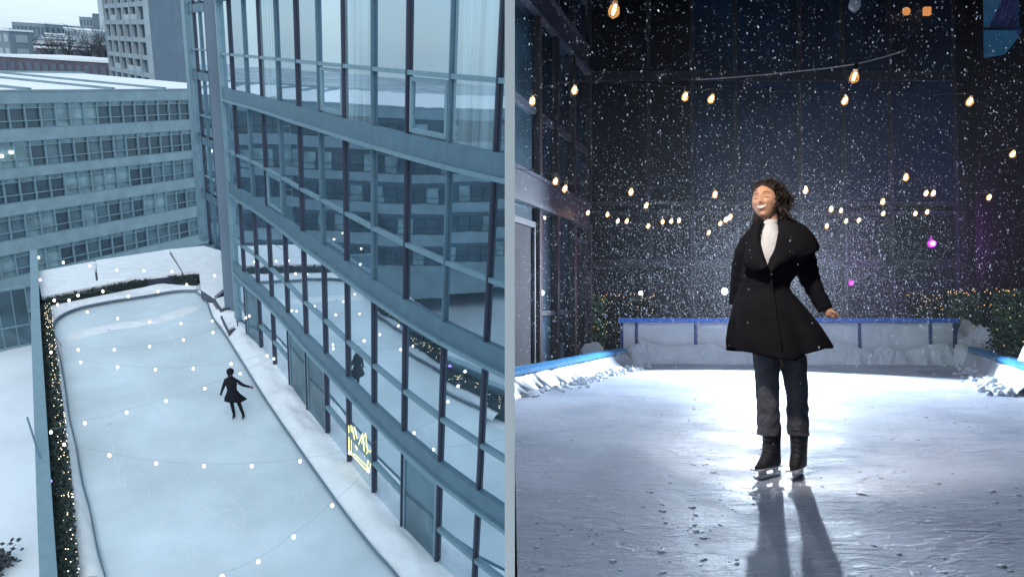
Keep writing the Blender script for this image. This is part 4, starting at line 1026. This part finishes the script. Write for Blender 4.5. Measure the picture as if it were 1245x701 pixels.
# continuous body: trunk, neck, arms with hands, legs; head joined and fused by voxel remesh
HC_=W(931.5,246,.0)                        # head centre
face_yaw=R(-36); HR=Matrix.Rotation(face_yaw,3,'Z')@Matrix.Rotation(R(-10),3,'X')@Matrix.Rotation(R(-5),3,'Y')   # local: face looks along -Y
def H(x,y,z): return HC_+HR@Vector((x,y,z))
def gs(x,z,cx,cz,sx,sz): return math.exp(-((x-cx)/sx)**2-((z-cz)/sz)**2)
SURF=[]
def headfn(d,q):
    x,y,z=q
    if z<0:
        k=min(1,-z/.114); x*=1-.34*k**1.7
        y*= (1-.02*k) if y<0 else (1-.50*k**1.2)
    if y<0:
        f=min(1,-d.y*1.6); ax_=abs(x); y*=.97
        y-= f*( .021*gs(x,z,0,-.021,.0105,.012)+.011*gs(x,z,0,.006,.009,.022)+.007*gs(ax_,z,.013,-.027,.007,.007)
             -.010*gs(ax_,z,.029,.015,.017,.012)+.006*gs(ax_,z,.029,.010,.012,.007)+.004*gs(ax_,z,.026,.035,.022,.008)
             +.0075*gs(ax_,z,.039,-.020,.018,.015)+.006*gs(x,z,0,-.050,.022,.014)-.004*gs(x,z,0,-.071,.018,.006)
             +.010*gs(x,z,0,-.092,.019,.013)-.0035*gs(ax_,z,.034,-.043,.005,.014)+.003*gs(x,z,0,.062,.04,.02))
        SURF.append((x,y,z))
    return Vector((x,y,z))
body=MB()
body.ball(HC_,1,110,90,(.070,.090,.115),HR,headfn)
def sy(x,z): 
    return min(SURF,key=lambda s_:(s_[0]-x)**2+(s_[2]-z)**2)[1]
def Hs(x,z,o=0): return H(x,sy(x,z)-o,z)
def hb(x,y,z,r,sc=(1,1,1)): body.ball(H(x,y,z),r,12,9,sc,HR)
for s_ in (-1,1): hb(s_*.071,.006,-.002,.017,(.35,.75,1.35))
nk=[W(937,262,.0),W(936,275,.01),W(938,290,.02)]
body.tube([H(0,.02,-.06),nk[0]+Vector((0,.01,0)),nk[1],nk[2]],[.05,.049,.052,.06],16)
shL=W(920,296,.03); shR=W(976,293,.02)
body.tube([W(938,288,.02),W(938,310,.02),W(935,345,.02),W(936,380,.02),W(938,420,.02)],[.07,.11,.10,.12,.125],18,flat=.8)
body.tube([shL,W(938,292,.02),shR],[.045,.07,.045],14)
armR=[shR,W(984,318,.05),W(988,338,.05),W(994,358,.02),W(1001,375,-.01)]
body.tube(armR,[.048,.042,.038,.032,.026],12)
armL=[shL,W(911,325,.08),W(909,345,.11),W(907,372,.13)]
body.tube(armL,[.040,.036,.032,.026],12)
hipL=W(930,420,.02); hipR=W(957,420,.02)
legL=[hipL,W(932,478,-.01),W(934,520,.0),W(935,560,.02)]; legR=[hipR,W(968,478,-.01),W(969,520,.0),W(970,562,.02)]
body.tube(legL,[.07,.04,.034,.03],14); body.tube(legR,[.07,.04,.034,.03],14)
# right-of-picture hand: loosely closed, fingers curled, thumb on the near side
hc=W(1006,380,-.02); ax=Vector((.55,-.15,-.82)).normalized()
body.ball(hc,1,12,9,(.028,.036,.032))
for k in range(4):
    b0=hc+Vector((.022-.002*k,-.030+.019*k,.006)); kn=b0+Vector((.012,0,-.020)); b2=kn+Vector((-.014,-.002,-.014+.002*k)); b3=b2+Vector((-.016,0,.008))
    body.tube([b0,kn,b2,b3],[.0095,.0095,.0085,.0075],8)
body.tube([hc+Vector((-.004,-.030,.014)),hc+Vector((.010,-.044,.0)),hc+Vector((.018,-.042,-.016))],[.011,.010,.008],8)
# the other hand rests behind the hip
h2=W(906,378,.14); body.ball(h2,1,12,9,(.026,.03,.032))
for k in range(4): body.tube([h2+Vector((-.015+.010*k,.01,-.02)),h2+Vector((-.017+.011*k,-.004,-.052)),h2+Vector((-.013+.009*k,-.014,-.075))],[.0085,.008,.007],8)
body.tube([h2+Vector((-.02,-.02,0)),h2+Vector((-.03,-.03,-.03))],[.010,.008],8)
bo=body.build('body',N['skin'],wm); remesh(bo,.0031,2)
# face details
mb=MB(); 
MX=(-.023,-.018,-.012,-.006,0,.006,.012,.018,.023)
top=[Hs(x,-.0455+x*x*11,.0005) for x in MX]
bot=[Hs(x,-.0570+x*x*22,.0005) for x in MX]
mb.loft([[t_+HR@Vector((0,.006,0)),t_+HR@Vector((0,-.0012,0)),b_+HR@Vector((0,-.0012,0)),b_+HR@Vector((0,.006,0))] for t_,b_ in zip(top,bot)]); mb.build('teeth',N['teeth'],wm,smooth=True)
mb=MB(); mb.tube([p+HR@Vector((0,0,.0015)) for p in top],[.0008,.0015,.0022,.0026,.0024,.0026,.0022,.0015,.0008],8); mb.tube([p+HR@Vector((0,0,-.0018)) for p in bot],[.0008,.0018,.0026,.0032,.0034,.0032,.0026,.0018,.0008],8)
mb.build('lips',N['lip'],wm,smooth=True)
for s_ in (-1,1):
    mb=MB(); mb.tube([Hs(s_*x,z,.0008) for x,z in ((.010,.031),(.019,.036),(.030,.039),(.040,.037),(.049,.030))],[.0014,.0022,.0024,.0018,.0008],6); mb.build('eyebrow',N['brow'],wm,smooth=True)
    mb=MB(); mb.tube([Hs(s_*x,z,.0008) for x,z in ((.015,.010),(.022,.006),(.030,.005),(.038,.007),(.045,.012))],[.0006,.0013,.0017,.0017,.0010],6); mb.build('eyelash',N['brow'],wm,smooth=True)
# earring
mb=MB(); e0=H(.078,.012,-.035); mb.tube([e0+HR@Vector((0,.014*math.sin(a),-.018+.014*math.cos(a))) for a in [2*PI*k/14 for k in range(15)]],.0016,6); mb.build('earring',N['steel'],wm,smooth=True)
# hair: cap over the skull, swept to a curly bun, loose locks
hairm=MB(); rr=random.Random(6)
HB=[(H(0,.026,.020),.092,(.87,1.0,1.12)),(W(941,233,.035),.066,(1,1,1)),(W(951,243,.04),.066,(1,1,1)),(W(949,258,.05),.050,(1,1,1)),(W(936,228,.04),.062,(1.1,1,.8))]
for k,(c,r_,sc_) in enumerate(HB): hairm.ball(c,r_,20,16,sc_,HR)
ho=hairm.build('hair',N['hair'],wm); remesh(ho,.005,3)
curl=MB()
def lock(p0,p1,r0,amp,turns,seed,sag=0,seg=16):
    r_=random.Random(seed); ph=r_.uniform(0,6); pts=[]; rad=[]
    ax=(p1-p0).normalized(); u=ax.orthogonal().normalized(); w=ax.cross(u)
    for i in range(seg+1):
        t_=i/seg; a=ph+turns*2*PI*t_; am=amp*math.sin(min(1,t_*2.5)*PI/2)
        pts.append(p0.lerp(p1,t_)+(u*math.cos(a)+w*math.sin(a))*am+Vector((0,0,-sag*t_*t_))); rad.append(r0*(1-.8*t_)+.0006)
    curl.tube(pts,rad,5)
HRI=HR.transposed()
for k in range(620):           # short curls lying over the hair mass
    c,r_,sc_=HB[rr.choice((0,0,1,1,2,2,2,3,4,4))]; d=Vector((rr.gauss(0,1),rr.gauss(0,1),rr.gauss(0,1))).normalized()
    off=HR@Vector((d.x*sc_[0],d.y*sc_[1],d.z*sc_[2])); p0=c+off*r_*1.0
    l0=HRI@(p0-HC_)
    if l0.y<-.035 and l0.z<.075: continue
    if l0.z<-.05 and l0.y<.03: continue
    if l0.x<-.03 and l0.z<.085 and l0.y<.05: continue
    tdir=Vector((rr.gauss(0,.7),rr.gauss(0,.7),rr.gauss(-.3,.7))); tdir=(tdir-off.normalized()*tdir.dot(off.normalized())).normalized()
    p1=p0+tdir*rr.uniform(.03,.06)+off.normalized()*rr.uniform(.0,.016)
    lock(p0+off.normalized()*.001,p1,rr.uniform(.002,.0042),rr.uniform(.006,.011),rr.uniform(1,2.2),k)
for k in range(90):            # hairline swept back over the forehead
    x=rr.uniform(-.060,.064); z0=.094-abs(x)*.5; p0=Hs(x*.95,z0-.006,.001); p2=H(x*1.05+.01,.01,.121-abs(x)*.3+rr.uniform(-.004,.010)); m_=p0.lerp(p2,.5)+HR@Vector((0,-.012,.016))
    curl.tube(smooth_path([p0,m_,p2],4),[.001]+[.0030]*7+[.002],5)
for k in range(60):            # locks falling behind the jaw to the collar, both sides
    if k<36: p0=H(.066,.035+rr.uniform(-.03,.03),-.02); p1=W(rr.uniform(944,972),rr.uniform(262,279),rr.uniform(-.04,.06))
    else: p0=H(-.055,.03,-.03); p1=W(rr.uniform(909,920),rr.uniform(272,300),rr.uniform(-.10,-.02))
    lock(p0,p1,rr.uniform(.003,.006),rr.uniform(.006,.012),rr.uniform(1,2.5),100+k)
for k in range(60):            # flyaways that catch the rim light
    th=rr.uniform(0,2*PI); c=W(945,240,.04); d=(HR@Vector((math.cos(th),rr.uniform(0,.8),math.sin(th)))).normalized()
    lock(c+d*.08,c+d*rr.uniform(.12,.15),.0009,.008,1.2,300+k,seg=10)
for k in range(26):
    p0=W(rr.uniform(948,962),262,.03); lock(p0,W(rr.uniform(955,980),rr.uniform(262,284),rr.uniform(-.02,.1)),.0011,.010,1.5,400+k)
co=curl.build('curls',N['hair'],wm,smooth=True); co.parent=ho
# sweater: high collar and chest
mb=MB(); rings=[]
for v,cx,rx,ry,y in ((266,935,.052,.050,.002),(272,934.5,.056,.053,.0),(278,934,.060,.060,.0),(284,933,.085,.075,.0),(294,931,.105,.093,.0),(306,930,.110,.112,.0),(326,928,.105,.120,.01),(350,930,.09,.10,.01)):
    c=W(cx,v,y); rings.append([c+Vector((rx*math.cos(a),ry*math.sin(a),.006*math.sin(a) if v<270 else 0)) for a in [2*PI*k/40 for k in range(40)]])
mb.loft(rings,caps=False); mb.build('sweater',N['knit'],wm,smooth=True)
# coat
rowsC=[(277,934,.070,.060),(281,938,.128,.082),(287,944,.168,.10),(296,946,.183,.112),(308,945,.180,.128),(320,942,.172,.138),(332,936,.152,.132),(342,931.5,.136,.122),(349,930,.132,.118),(356,930.5,.146,.126),(366,933,.176,.147),(378,936,.203,.168),(390,939,.228,.190),(402,942,.252,.208),(414,945,.270,.222),(426,948,.282,.232)]
NSEG=96
def coat_ring(i,f):
    a0=rowsC[i]; a1=rowsC[min(i+1,len(rowsC)-1)]
    v,cx,rx,ry=[lerp(a0[j],a1[j],f) for j in range(4)]
    k=max(0,(v-352)/74); pts=[]
    for s_ in range(NSEG):
        a=2*PI*s_/NSEG; x=math.cos(a); y=math.sin(a)
        rip=1+k*(.075*math.sin(a*7+.8)+.045*math.sin(a*12+2.2)); wr=.006*noise.noise(Vector((x*3,y*3,v*.06)))
        vv=v+k*( -5*x*(x>0)+ 3*math.sin(a*3+1) + 6*max(0,-y)*(1-abs(x)) )
        pts.append(W(cx,vv,.015)+Vector((rx*x*rip+wr,ry*y*rip+wr,0)))
    return pts
rings=[]
for i in range(len(rowsC)-1):
    for f in (0,.25,.5,.75): rings.append(coat_ring(i,f))
rings.append(coat_ring(len(rowsC)-1,0))
mb=MB(); n=NSEG; vs=[p for r_ in rings for p in r_]; fs=[]
def vopen(p):  # deep V front
    if p.y>YP-.01: return False
    u=p.x/K+PX; v=375-(p.z-.97)/K
    return v<322 and 913.5+max(0,(v-300))*.30 < u < 947-max(0,(v-284))*.50
for i in range(len(rings)-1):
    for k in range(n):
        idx=(i*n+k,i*n+(k+1)%n,(i+1)*n+(k+1)%n,(i+1)*n+k); c=sum((vs[j] for j in idx),Vector())/4
        if not vopen(c): fs.append(idx[::-1])
mb.add(vs,fs); coat=mb.build('coat',N['coat'],wm,smooth=True)
sd_=coat.modifiers.new('thick','SOLIDIFY'); sd_.thickness=.008; sd_.offset=1
# front overlap edge and belt
mb=MB(); mb.tube([W(924,324,-.132),W(928,338,-.142),W(929,352,-.140),W(930,375,-.168),W(931,400,-.2),W(933,424,-.226)],[.006]*6,6,flat=.6); e=mb.build('front_edge',N['coat'],wm,smooth=True); e.parent=coat
mb=MB(); rg=[]
for v in (344,347,351,354):
    rg.append([W(930.5,v,.015)+Vector((.143*math.cos(a),.129*math.sin(a),0)) for a in [2*PI*k/48 for k in range(48)]])
mb.loft(rg,caps=False); o=mb.build('belt',N['coat'],wm,smooth=True); sd_=o.modifiers.new('thick','SOLIDIFY'); sd_.thickness=.006; sd_.offset=1; o.parent=coat
# sleeves
def sleeve(path,rad,seed):
    mb=MB(); pp=smooth_path(path,6); m_=len(pp); rr_=[]
    for i in range(m_):
        t_=i/(m_-1)*(len(rad)-1); k=min(int(t_),len(rad)-2); rr_.append(lerp(rad[k],rad[k+1],t_-k)*(1+.05*math.sin(i*1.7+seed)+.03*noise.noise(Vector((i*.7,seed,0)))))
    mb.tube(pp,rr_,20); o=mb.build('sleeve',N['coat'],wm,smooth=True); o.parent=coat; return o
sleeve([W(966,288,.02),W(977,302,.03),W(984,320,.05),W(989,338,.05),W(995,357,.02),W(1002,376,-.012)],[.062,.068,.066,.058,.047,.042],1)
sleeve([W(917,286,.02),W(911,302,.05),W(908,325,.09),W(907,345,.12),W(905,370,.14)],[.045,.058,.058,.052,.045],2)
# wide shawl collar
def collar(inner,outer,name):
    mb=MB(); m_=8; vs=[]
    inn=smooth_path(inner,6); ou=smooth_path(outer,6); L_=len(inn)
    for i in range(L_):
        for j in range(m_+1):
            t_=j/m_; p=inn[i].lerp(ou[i],t_); p.y-=.028*math.sin(PI*min(1,t_*1.1))+.004*noise.noise(Vector((i*.4,j*.5,3))); vs.append(p)
    k=m_+1; mb.add(vs,[(i*k+j,i*k+j+1,(i+1)*k+j+1,(i+1)*k+j) for i in range(L_-1) for j in range(m_)])
    o=mb.build(name,N['coat'],wm,smooth=True); s2=o.modifiers.new('t','SOLIDIFY'); s2.thickness=.012; s2.offset=0; o.parent=coat; return o
collar([W(944,268,.055),W(942.5,273,-.045),W(940,281,-.09),W(936.5,291,-.118),W(930.5,307,-.140),W(925,318,-.146),W(923,326,-.146)],
       [W(957,262,.085),W(968,267,.03),W(981,280,-.03),W(991,303,-.062),W(968,314,-.118),W(944,325,-.140),W(925,337,-.150)],'collar')
collar([W(925,270,-.045),W(921,276,-.065),W(917,285,-.09),W(916,296,-.11),W(918,309,-.130),W(922,326,-.146)],
       [W(922,267,-.02),W(914,274,-.03),W(908,285,-.05),W(903,302,-.07),W(899,322,-.085),W(912,331,-.135)],'collar')
collar([W(925,270,.02),W(935,268,.075),W(944,268,.055)],[W(920,269,.03),W(937,260,.115),W(957,262,.085)],'collar')
# trousers
def leg(path,rads,seed,name='trouser_leg'):
    mb=MB(); rings=[]
    for i in range(len(path)-1):
        for s_ in range(8):
            t_=s_/8; u=lerp(path[i][0],path[i+1][0],t_); v=lerp(path[i][1],path[i+1][1],t_); r_=lerp(rads[i],rads[i+1],t_)
            cr=.05 if v<470 else .11
            ring=[]
            for k in range(24):
                a=2*PI*k/24; q=r_*(1+cr*noise.noise(Vector((math.cos(a)*1.5,math.sin(a)*1.5+seed,v*.11)))+ (.035 if v>485 else .015)*math.sin(v*.36+math.cos(a)*1.2+seed))
                ring.append(W(u,v,.01)+Vector((q*math.cos(a),q*math.sin(a)*1.05,0)))
            rings.append(ring)
    mb.loft(rings[::-1]); return mb.build(name,N['trouser'],trs,smooth=True) if False else mb
trm=MB()
a_=leg([(931,412),(932,440),(933,480),(933,500),(933,522),(933,528)],[.085,.073,.062,.063,.064,.062],1)
b_=leg([(962,412),(964,440),(969,480),(969,500),(969,522),(969,528)],[.085,.075,.060,.060,.061,.060],5)
tr=a_.build('trousers',N['trouser'],wm,smooth=True); t2=b_.build('trouser_leg',N['trouser'],wm,smooth=True); t2.parent=tr
mb=MB(); mb.ball(W(946,412,.01),1,20,12,(.145,.11,.09)); t3=mb.build('trouser_seat',N['trouser'],wm,smooth=True); t3.parent=tr
# skates
def skate(u_an,toe_u,toe_y,seed,flip):
    an=W(u_an,560,.02); an.z=0; dirv=Vector(((toe_u-u_an)*K,toe_y,0)).normalized(); sd2=Vector((-dirv.y,dirv.x,0))
    def B(f,s_,z): return an+dirv*f+sd2*s_+Vector((0,0,z))
    mb=MB(); rings=[]
    for z,fl,fw_,w_ in ((.31,-.055,.060,.052),(.26,-.056,.062,.053),(.20,-.055,.062,.048),(.155,-.060,.080,.044),(.125,-.066,.125,.042),(.10,-.070,.165,.042),(.080,-.072,.182,.040),(.066,-.070,.178,.037)):
        ring=[]
        for k in range(24):
            a=2*PI*k/24; c_=math.cos(a); f=(fw_*c_ if c_>0 else -fl*c_)
            w2=w_*math.sin(a)*(1-.25*max(0,c_)**3); zz=z+(-.028*max(0,c_)**2 if .09<z<.16 else 0)
            ring.append(B(f,w2,zz))
        rings.append(ring)
    mb.loft(rings[::-1]); t_=mb.build('skate_boot',N['boot'],wm,smooth=True)
    mb=MB(); 
    def bar(f0,f1,z0,z1,w): mb.hexa([B(f,s_,z) for z in (z0,z1) for f,s_ in ((f0,-w),(f1,-w),(f1,w),(f0,w))])
    bar(-.068,.05-.045,.056,.067,.030); 
    mb.mi=0; bar(.045,.172,.056,.067,.034); bar(-.058,-.020,.026,.056,.009); bar(.070,.135,.026,.056,.009)
    mb.hexa([B(-.085,-.006,.020),B(.185,-.006,.020),B(.185,.006,.020),B(-.085,.006,.020),B(-.07,-.006,.029),B(.165,-.006,.029),B(.165,.006,.029),B(-.07,.006,.029)])
    o=mb.build('blade_holder',N['holder'],wm); o.parent=t_
    mb=MB(); rg=[]
    for k in range(15):
        f=-.095+.29*k/14; rise=.022*max(0,(f-.14)/.055)**2+.004*max(0,(-.075-f)/.02); rg.append([B(f,-.0022,rise),B(f,.0022,rise),B(f,.0022,.0255+rise*.4),B(f,-.0022,.0255+rise*.4)])
    mb.loft(rg); o=mb.build('blade',N['steel'],wm); o.parent=t_
    # laces
    mb=MB()
    for k in range(6):
        z=.135+.028*k; ff=.075-.012*k*(k<2) if k>1 else .10-.02*k; mb.tube([B(ff-.004,-.026,z),B(ff+.006,0,z+.006),B(ff-.004,.026,z)],.0022,5)
    o=mb.build('laces',N['trouser'],wm,smooth=True); o.parent=t_
skate(938,913,-.10,1,1)
skate(971,955,-.11,2,1)
# tiny mark behind: flash on a stand hidden behind her
FL=Vector((ng(936,429).x*11.6/ng(936,429).y,11.6,1.62))
fs_=thing('studio_flash',(FL.x,FL.y,0),'photographer flash on a stand standing behind the woman','flash')
mb=MB(); mb.box(FL.x-.08,FL.x+.08,FL.y+.02,FL.y+.24,FL.z-.08,FL.z+.08); mb.build('flash_head',N['socket'],fs_)
mb=MB(); mb.tube([(FL.x,FL.y+.1,.0),(FL.x,FL.y+.1,FL.z-.08)],.015,6); mb.build('stand',N['socket'],fs_)
mb=MB(); mb.box(FL.x-.07,FL.x+.07,FL.y+.012,FL.y+.018,FL.z-.07,FL.z+.07); mb.build('tube_glass',mat('flash_glass',(1,1,1),emit=(.85,.92,1),estr=30),fs_)
def spot(name,loc,target,energy,ang,col,size=.05,blend=.6):
    ld=bpy.data.lights.new(name,'SPOT'); ld.energy=energy; ld.spot_size=R(ang); ld.spot_blend=blend; ld.color=col; ld.shadow_soft_size=size
    o=bpy.data.objects.new(name,ld); COL.objects.link(o); o.location=loc; o.rotation_euler=(Vector(target)-Vector(loc)).to_track_quat('-Z','Y').to_euler(); NIGHTOBJ.append(o); return o
spot('flash_light',FL,(FL.x*.45,4.0,1.0),2700,140,(.72,.85,1),.07,.35)
spot('key_light',(.55,2.7,2.9),tuple(W(937,350)),210,40,(1,.88,.76),.12,.7)
spot('added_wall_wash',(4.2,13.6,.4),(5.2,22,3.2),120,125,(.55,.75,1),.2,.8)  # added blue spot without a fixture, brightens the dark tower
spot('added_board_wash',(4.6,8.2,5.3),(4.6,12.6,.3),210,75,(.70,.82,1),.25,.9)  # added spot above the view, lifts the far boards
spot('lamp_glint',tuple(np_(893,353,15.9)-Vector((0,.15,0))),(1.4,4.1,1.5),450,30,(.75,.86,1),.06,.6)
spot('added_green_wash',(ha.x+1.3,12.9,.15),(ha.x+1.05,13.75,.8),6,40,(.45,1,.35),.05,.8)  # added green spot without a fixture, lights the left hedge patch
spot('added_green_wash',(hd.x-2.2,11.0,.2),(hd.x-.9,11.9,.9),5,80,(.5,1,.45),.05,.8)  # same kind of added spot for the right hedge
# fine snow mist hanging in the flash light
mv=bpy.data.materials.new('snow_mist'); mv.use_nodes=True; nt_=mv.node_tree; nt_.nodes.remove(nt_.nodes['Principled BSDF']); pv=nt_.nodes.new('ShaderNodeVolumePrincipled'); pv.inputs['Density'].default_value=.0017; pv.inputs['Anisotropy'].default_value=.45; pv.inputs['Color'].default_value=(.9,.94,1,1); nt_.links.new(pv.outputs[0],nt_.nodes['Material Output'].inputs['Volume'])
mb=MB(); mb.prism([(.05,4.7),(4.6,4.7),(9.6,12.2),(.6,12.2)],.03,3.6); tag(mb.build('snow_mist',mv),'fine snow mist glowing in the light behind the woman','mist',kind='stuff')
# ---- night sky shell, added to shut out daylight, open only where the viewer stands
def cpn(x,y,z):
    # camera-aligned -> night coordinates
    wv=CAM+CR*x+CD*y+CF*z; return NIGHT.inverted()@wv
sh=MB()
def q8(x,y,z): return cpn(x,y,z)
X0=.012; za,zb=-.35,30.8
def ya(z): return 1.5+(15.2-1.5)*(z-za)/(zb-za)
def xa(z): return 1.7+(25-1.7)*(z-za)/(zb-za)
def cq(*p): sh.quad(*[cpn(*q) for q in p])
cq((X0,-ya(zb),zb),(xa(zb),-ya(zb),zb),(xa(zb),ya(zb),zb),(X0,ya(zb),zb))
cq((-.13,-ya(za),za),(xa(za),-ya(za),za),(xa(za),ya(za),za),(-.13,ya(za),za))
cq((xa(za),-ya(za),za),(xa(zb),-ya(zb),zb),(xa(zb),ya(zb),zb),(xa(za),ya(za),za))
for s_ in (-1,1):
    cq((X0,s_*ya(za),za),(xa(za),s_*ya(za),za),(xa(zb),s_*ya(zb),zb),(X0,s_*ya(zb),zb))
    cq((X0,s_*1.32,2.4),(X0,s_*ya(2.4),2.4),(X0,s_*ya(zb),zb),(X0,s_*14.4,zb))
struct(sh.build('sky',N['sky'],loc=(0,0,0)))
# =================================================================== WORLD, LIGHT, RENDER
for o in NIGHTOBJ:
    o.matrix_world = NIGHT @ Matrix.LocRotScale(o.location, o.rotation_euler, o.scale)
for o in list(bpy.data.objects):
    if '_loc' in o: del o['_loc']
SUN_EL, SUN_AZ = 42, 165
w=bpy.data.worlds.new('World'); C.world=w; w.use_nodes=True; nt=w.node_tree; bg=nt.nodes['Background']
sky=nt.nodes.new('ShaderNodeTexSky'); sky.sky_type='NISHITA'; sky.sun_disc=False; sky.sun_elevation=R(SUN_EL); sky.sun_rotation=R(SUN_AZ); sky.air_density=1.0; sky.dust_density=1.5; sky.ozone_density=2
mixw=nt.nodes.new('ShaderNodeMixRGB'); mixw.inputs[0].default_value=.72; mixw.inputs[2].default_value=(4.4,5.6,6.3,1)   # cloud deck
nt.links.new(sky.outputs[0],mixw.inputs[1]); nt.links.new(mixw.outputs[0],bg.inputs[0]); bg.inputs[1].default_value=.12
sd=bpy.data.lights.new('sun','SUN'); sd.energy=.5; sd.angle=R(25); sd.color=(1,.97,.92); so=bpy.data.objects.new('sun',sd); COL.objects.link(so)
az=R(SUN_AZ); d=Vector((math.sin(az)*math.cos(R(SUN_EL)),math.cos(az)*math.cos(R(SUN_EL)),math.sin(R(SUN_EL)))); so.rotation_euler=d.to_track_quat('Z','Y').to_euler()
C.render.engine='CYCLES'
C.view_settings.view_transform='Standard'; C.view_settings.look='None'; C.view_settings.exposure=0.62; C.view_settings.gamma=1
C.render.resolution_x=1024; C.render.resolution_y=576
C.cycles.max_bounces=8; C.cycles.sample_clamp_indirect=6
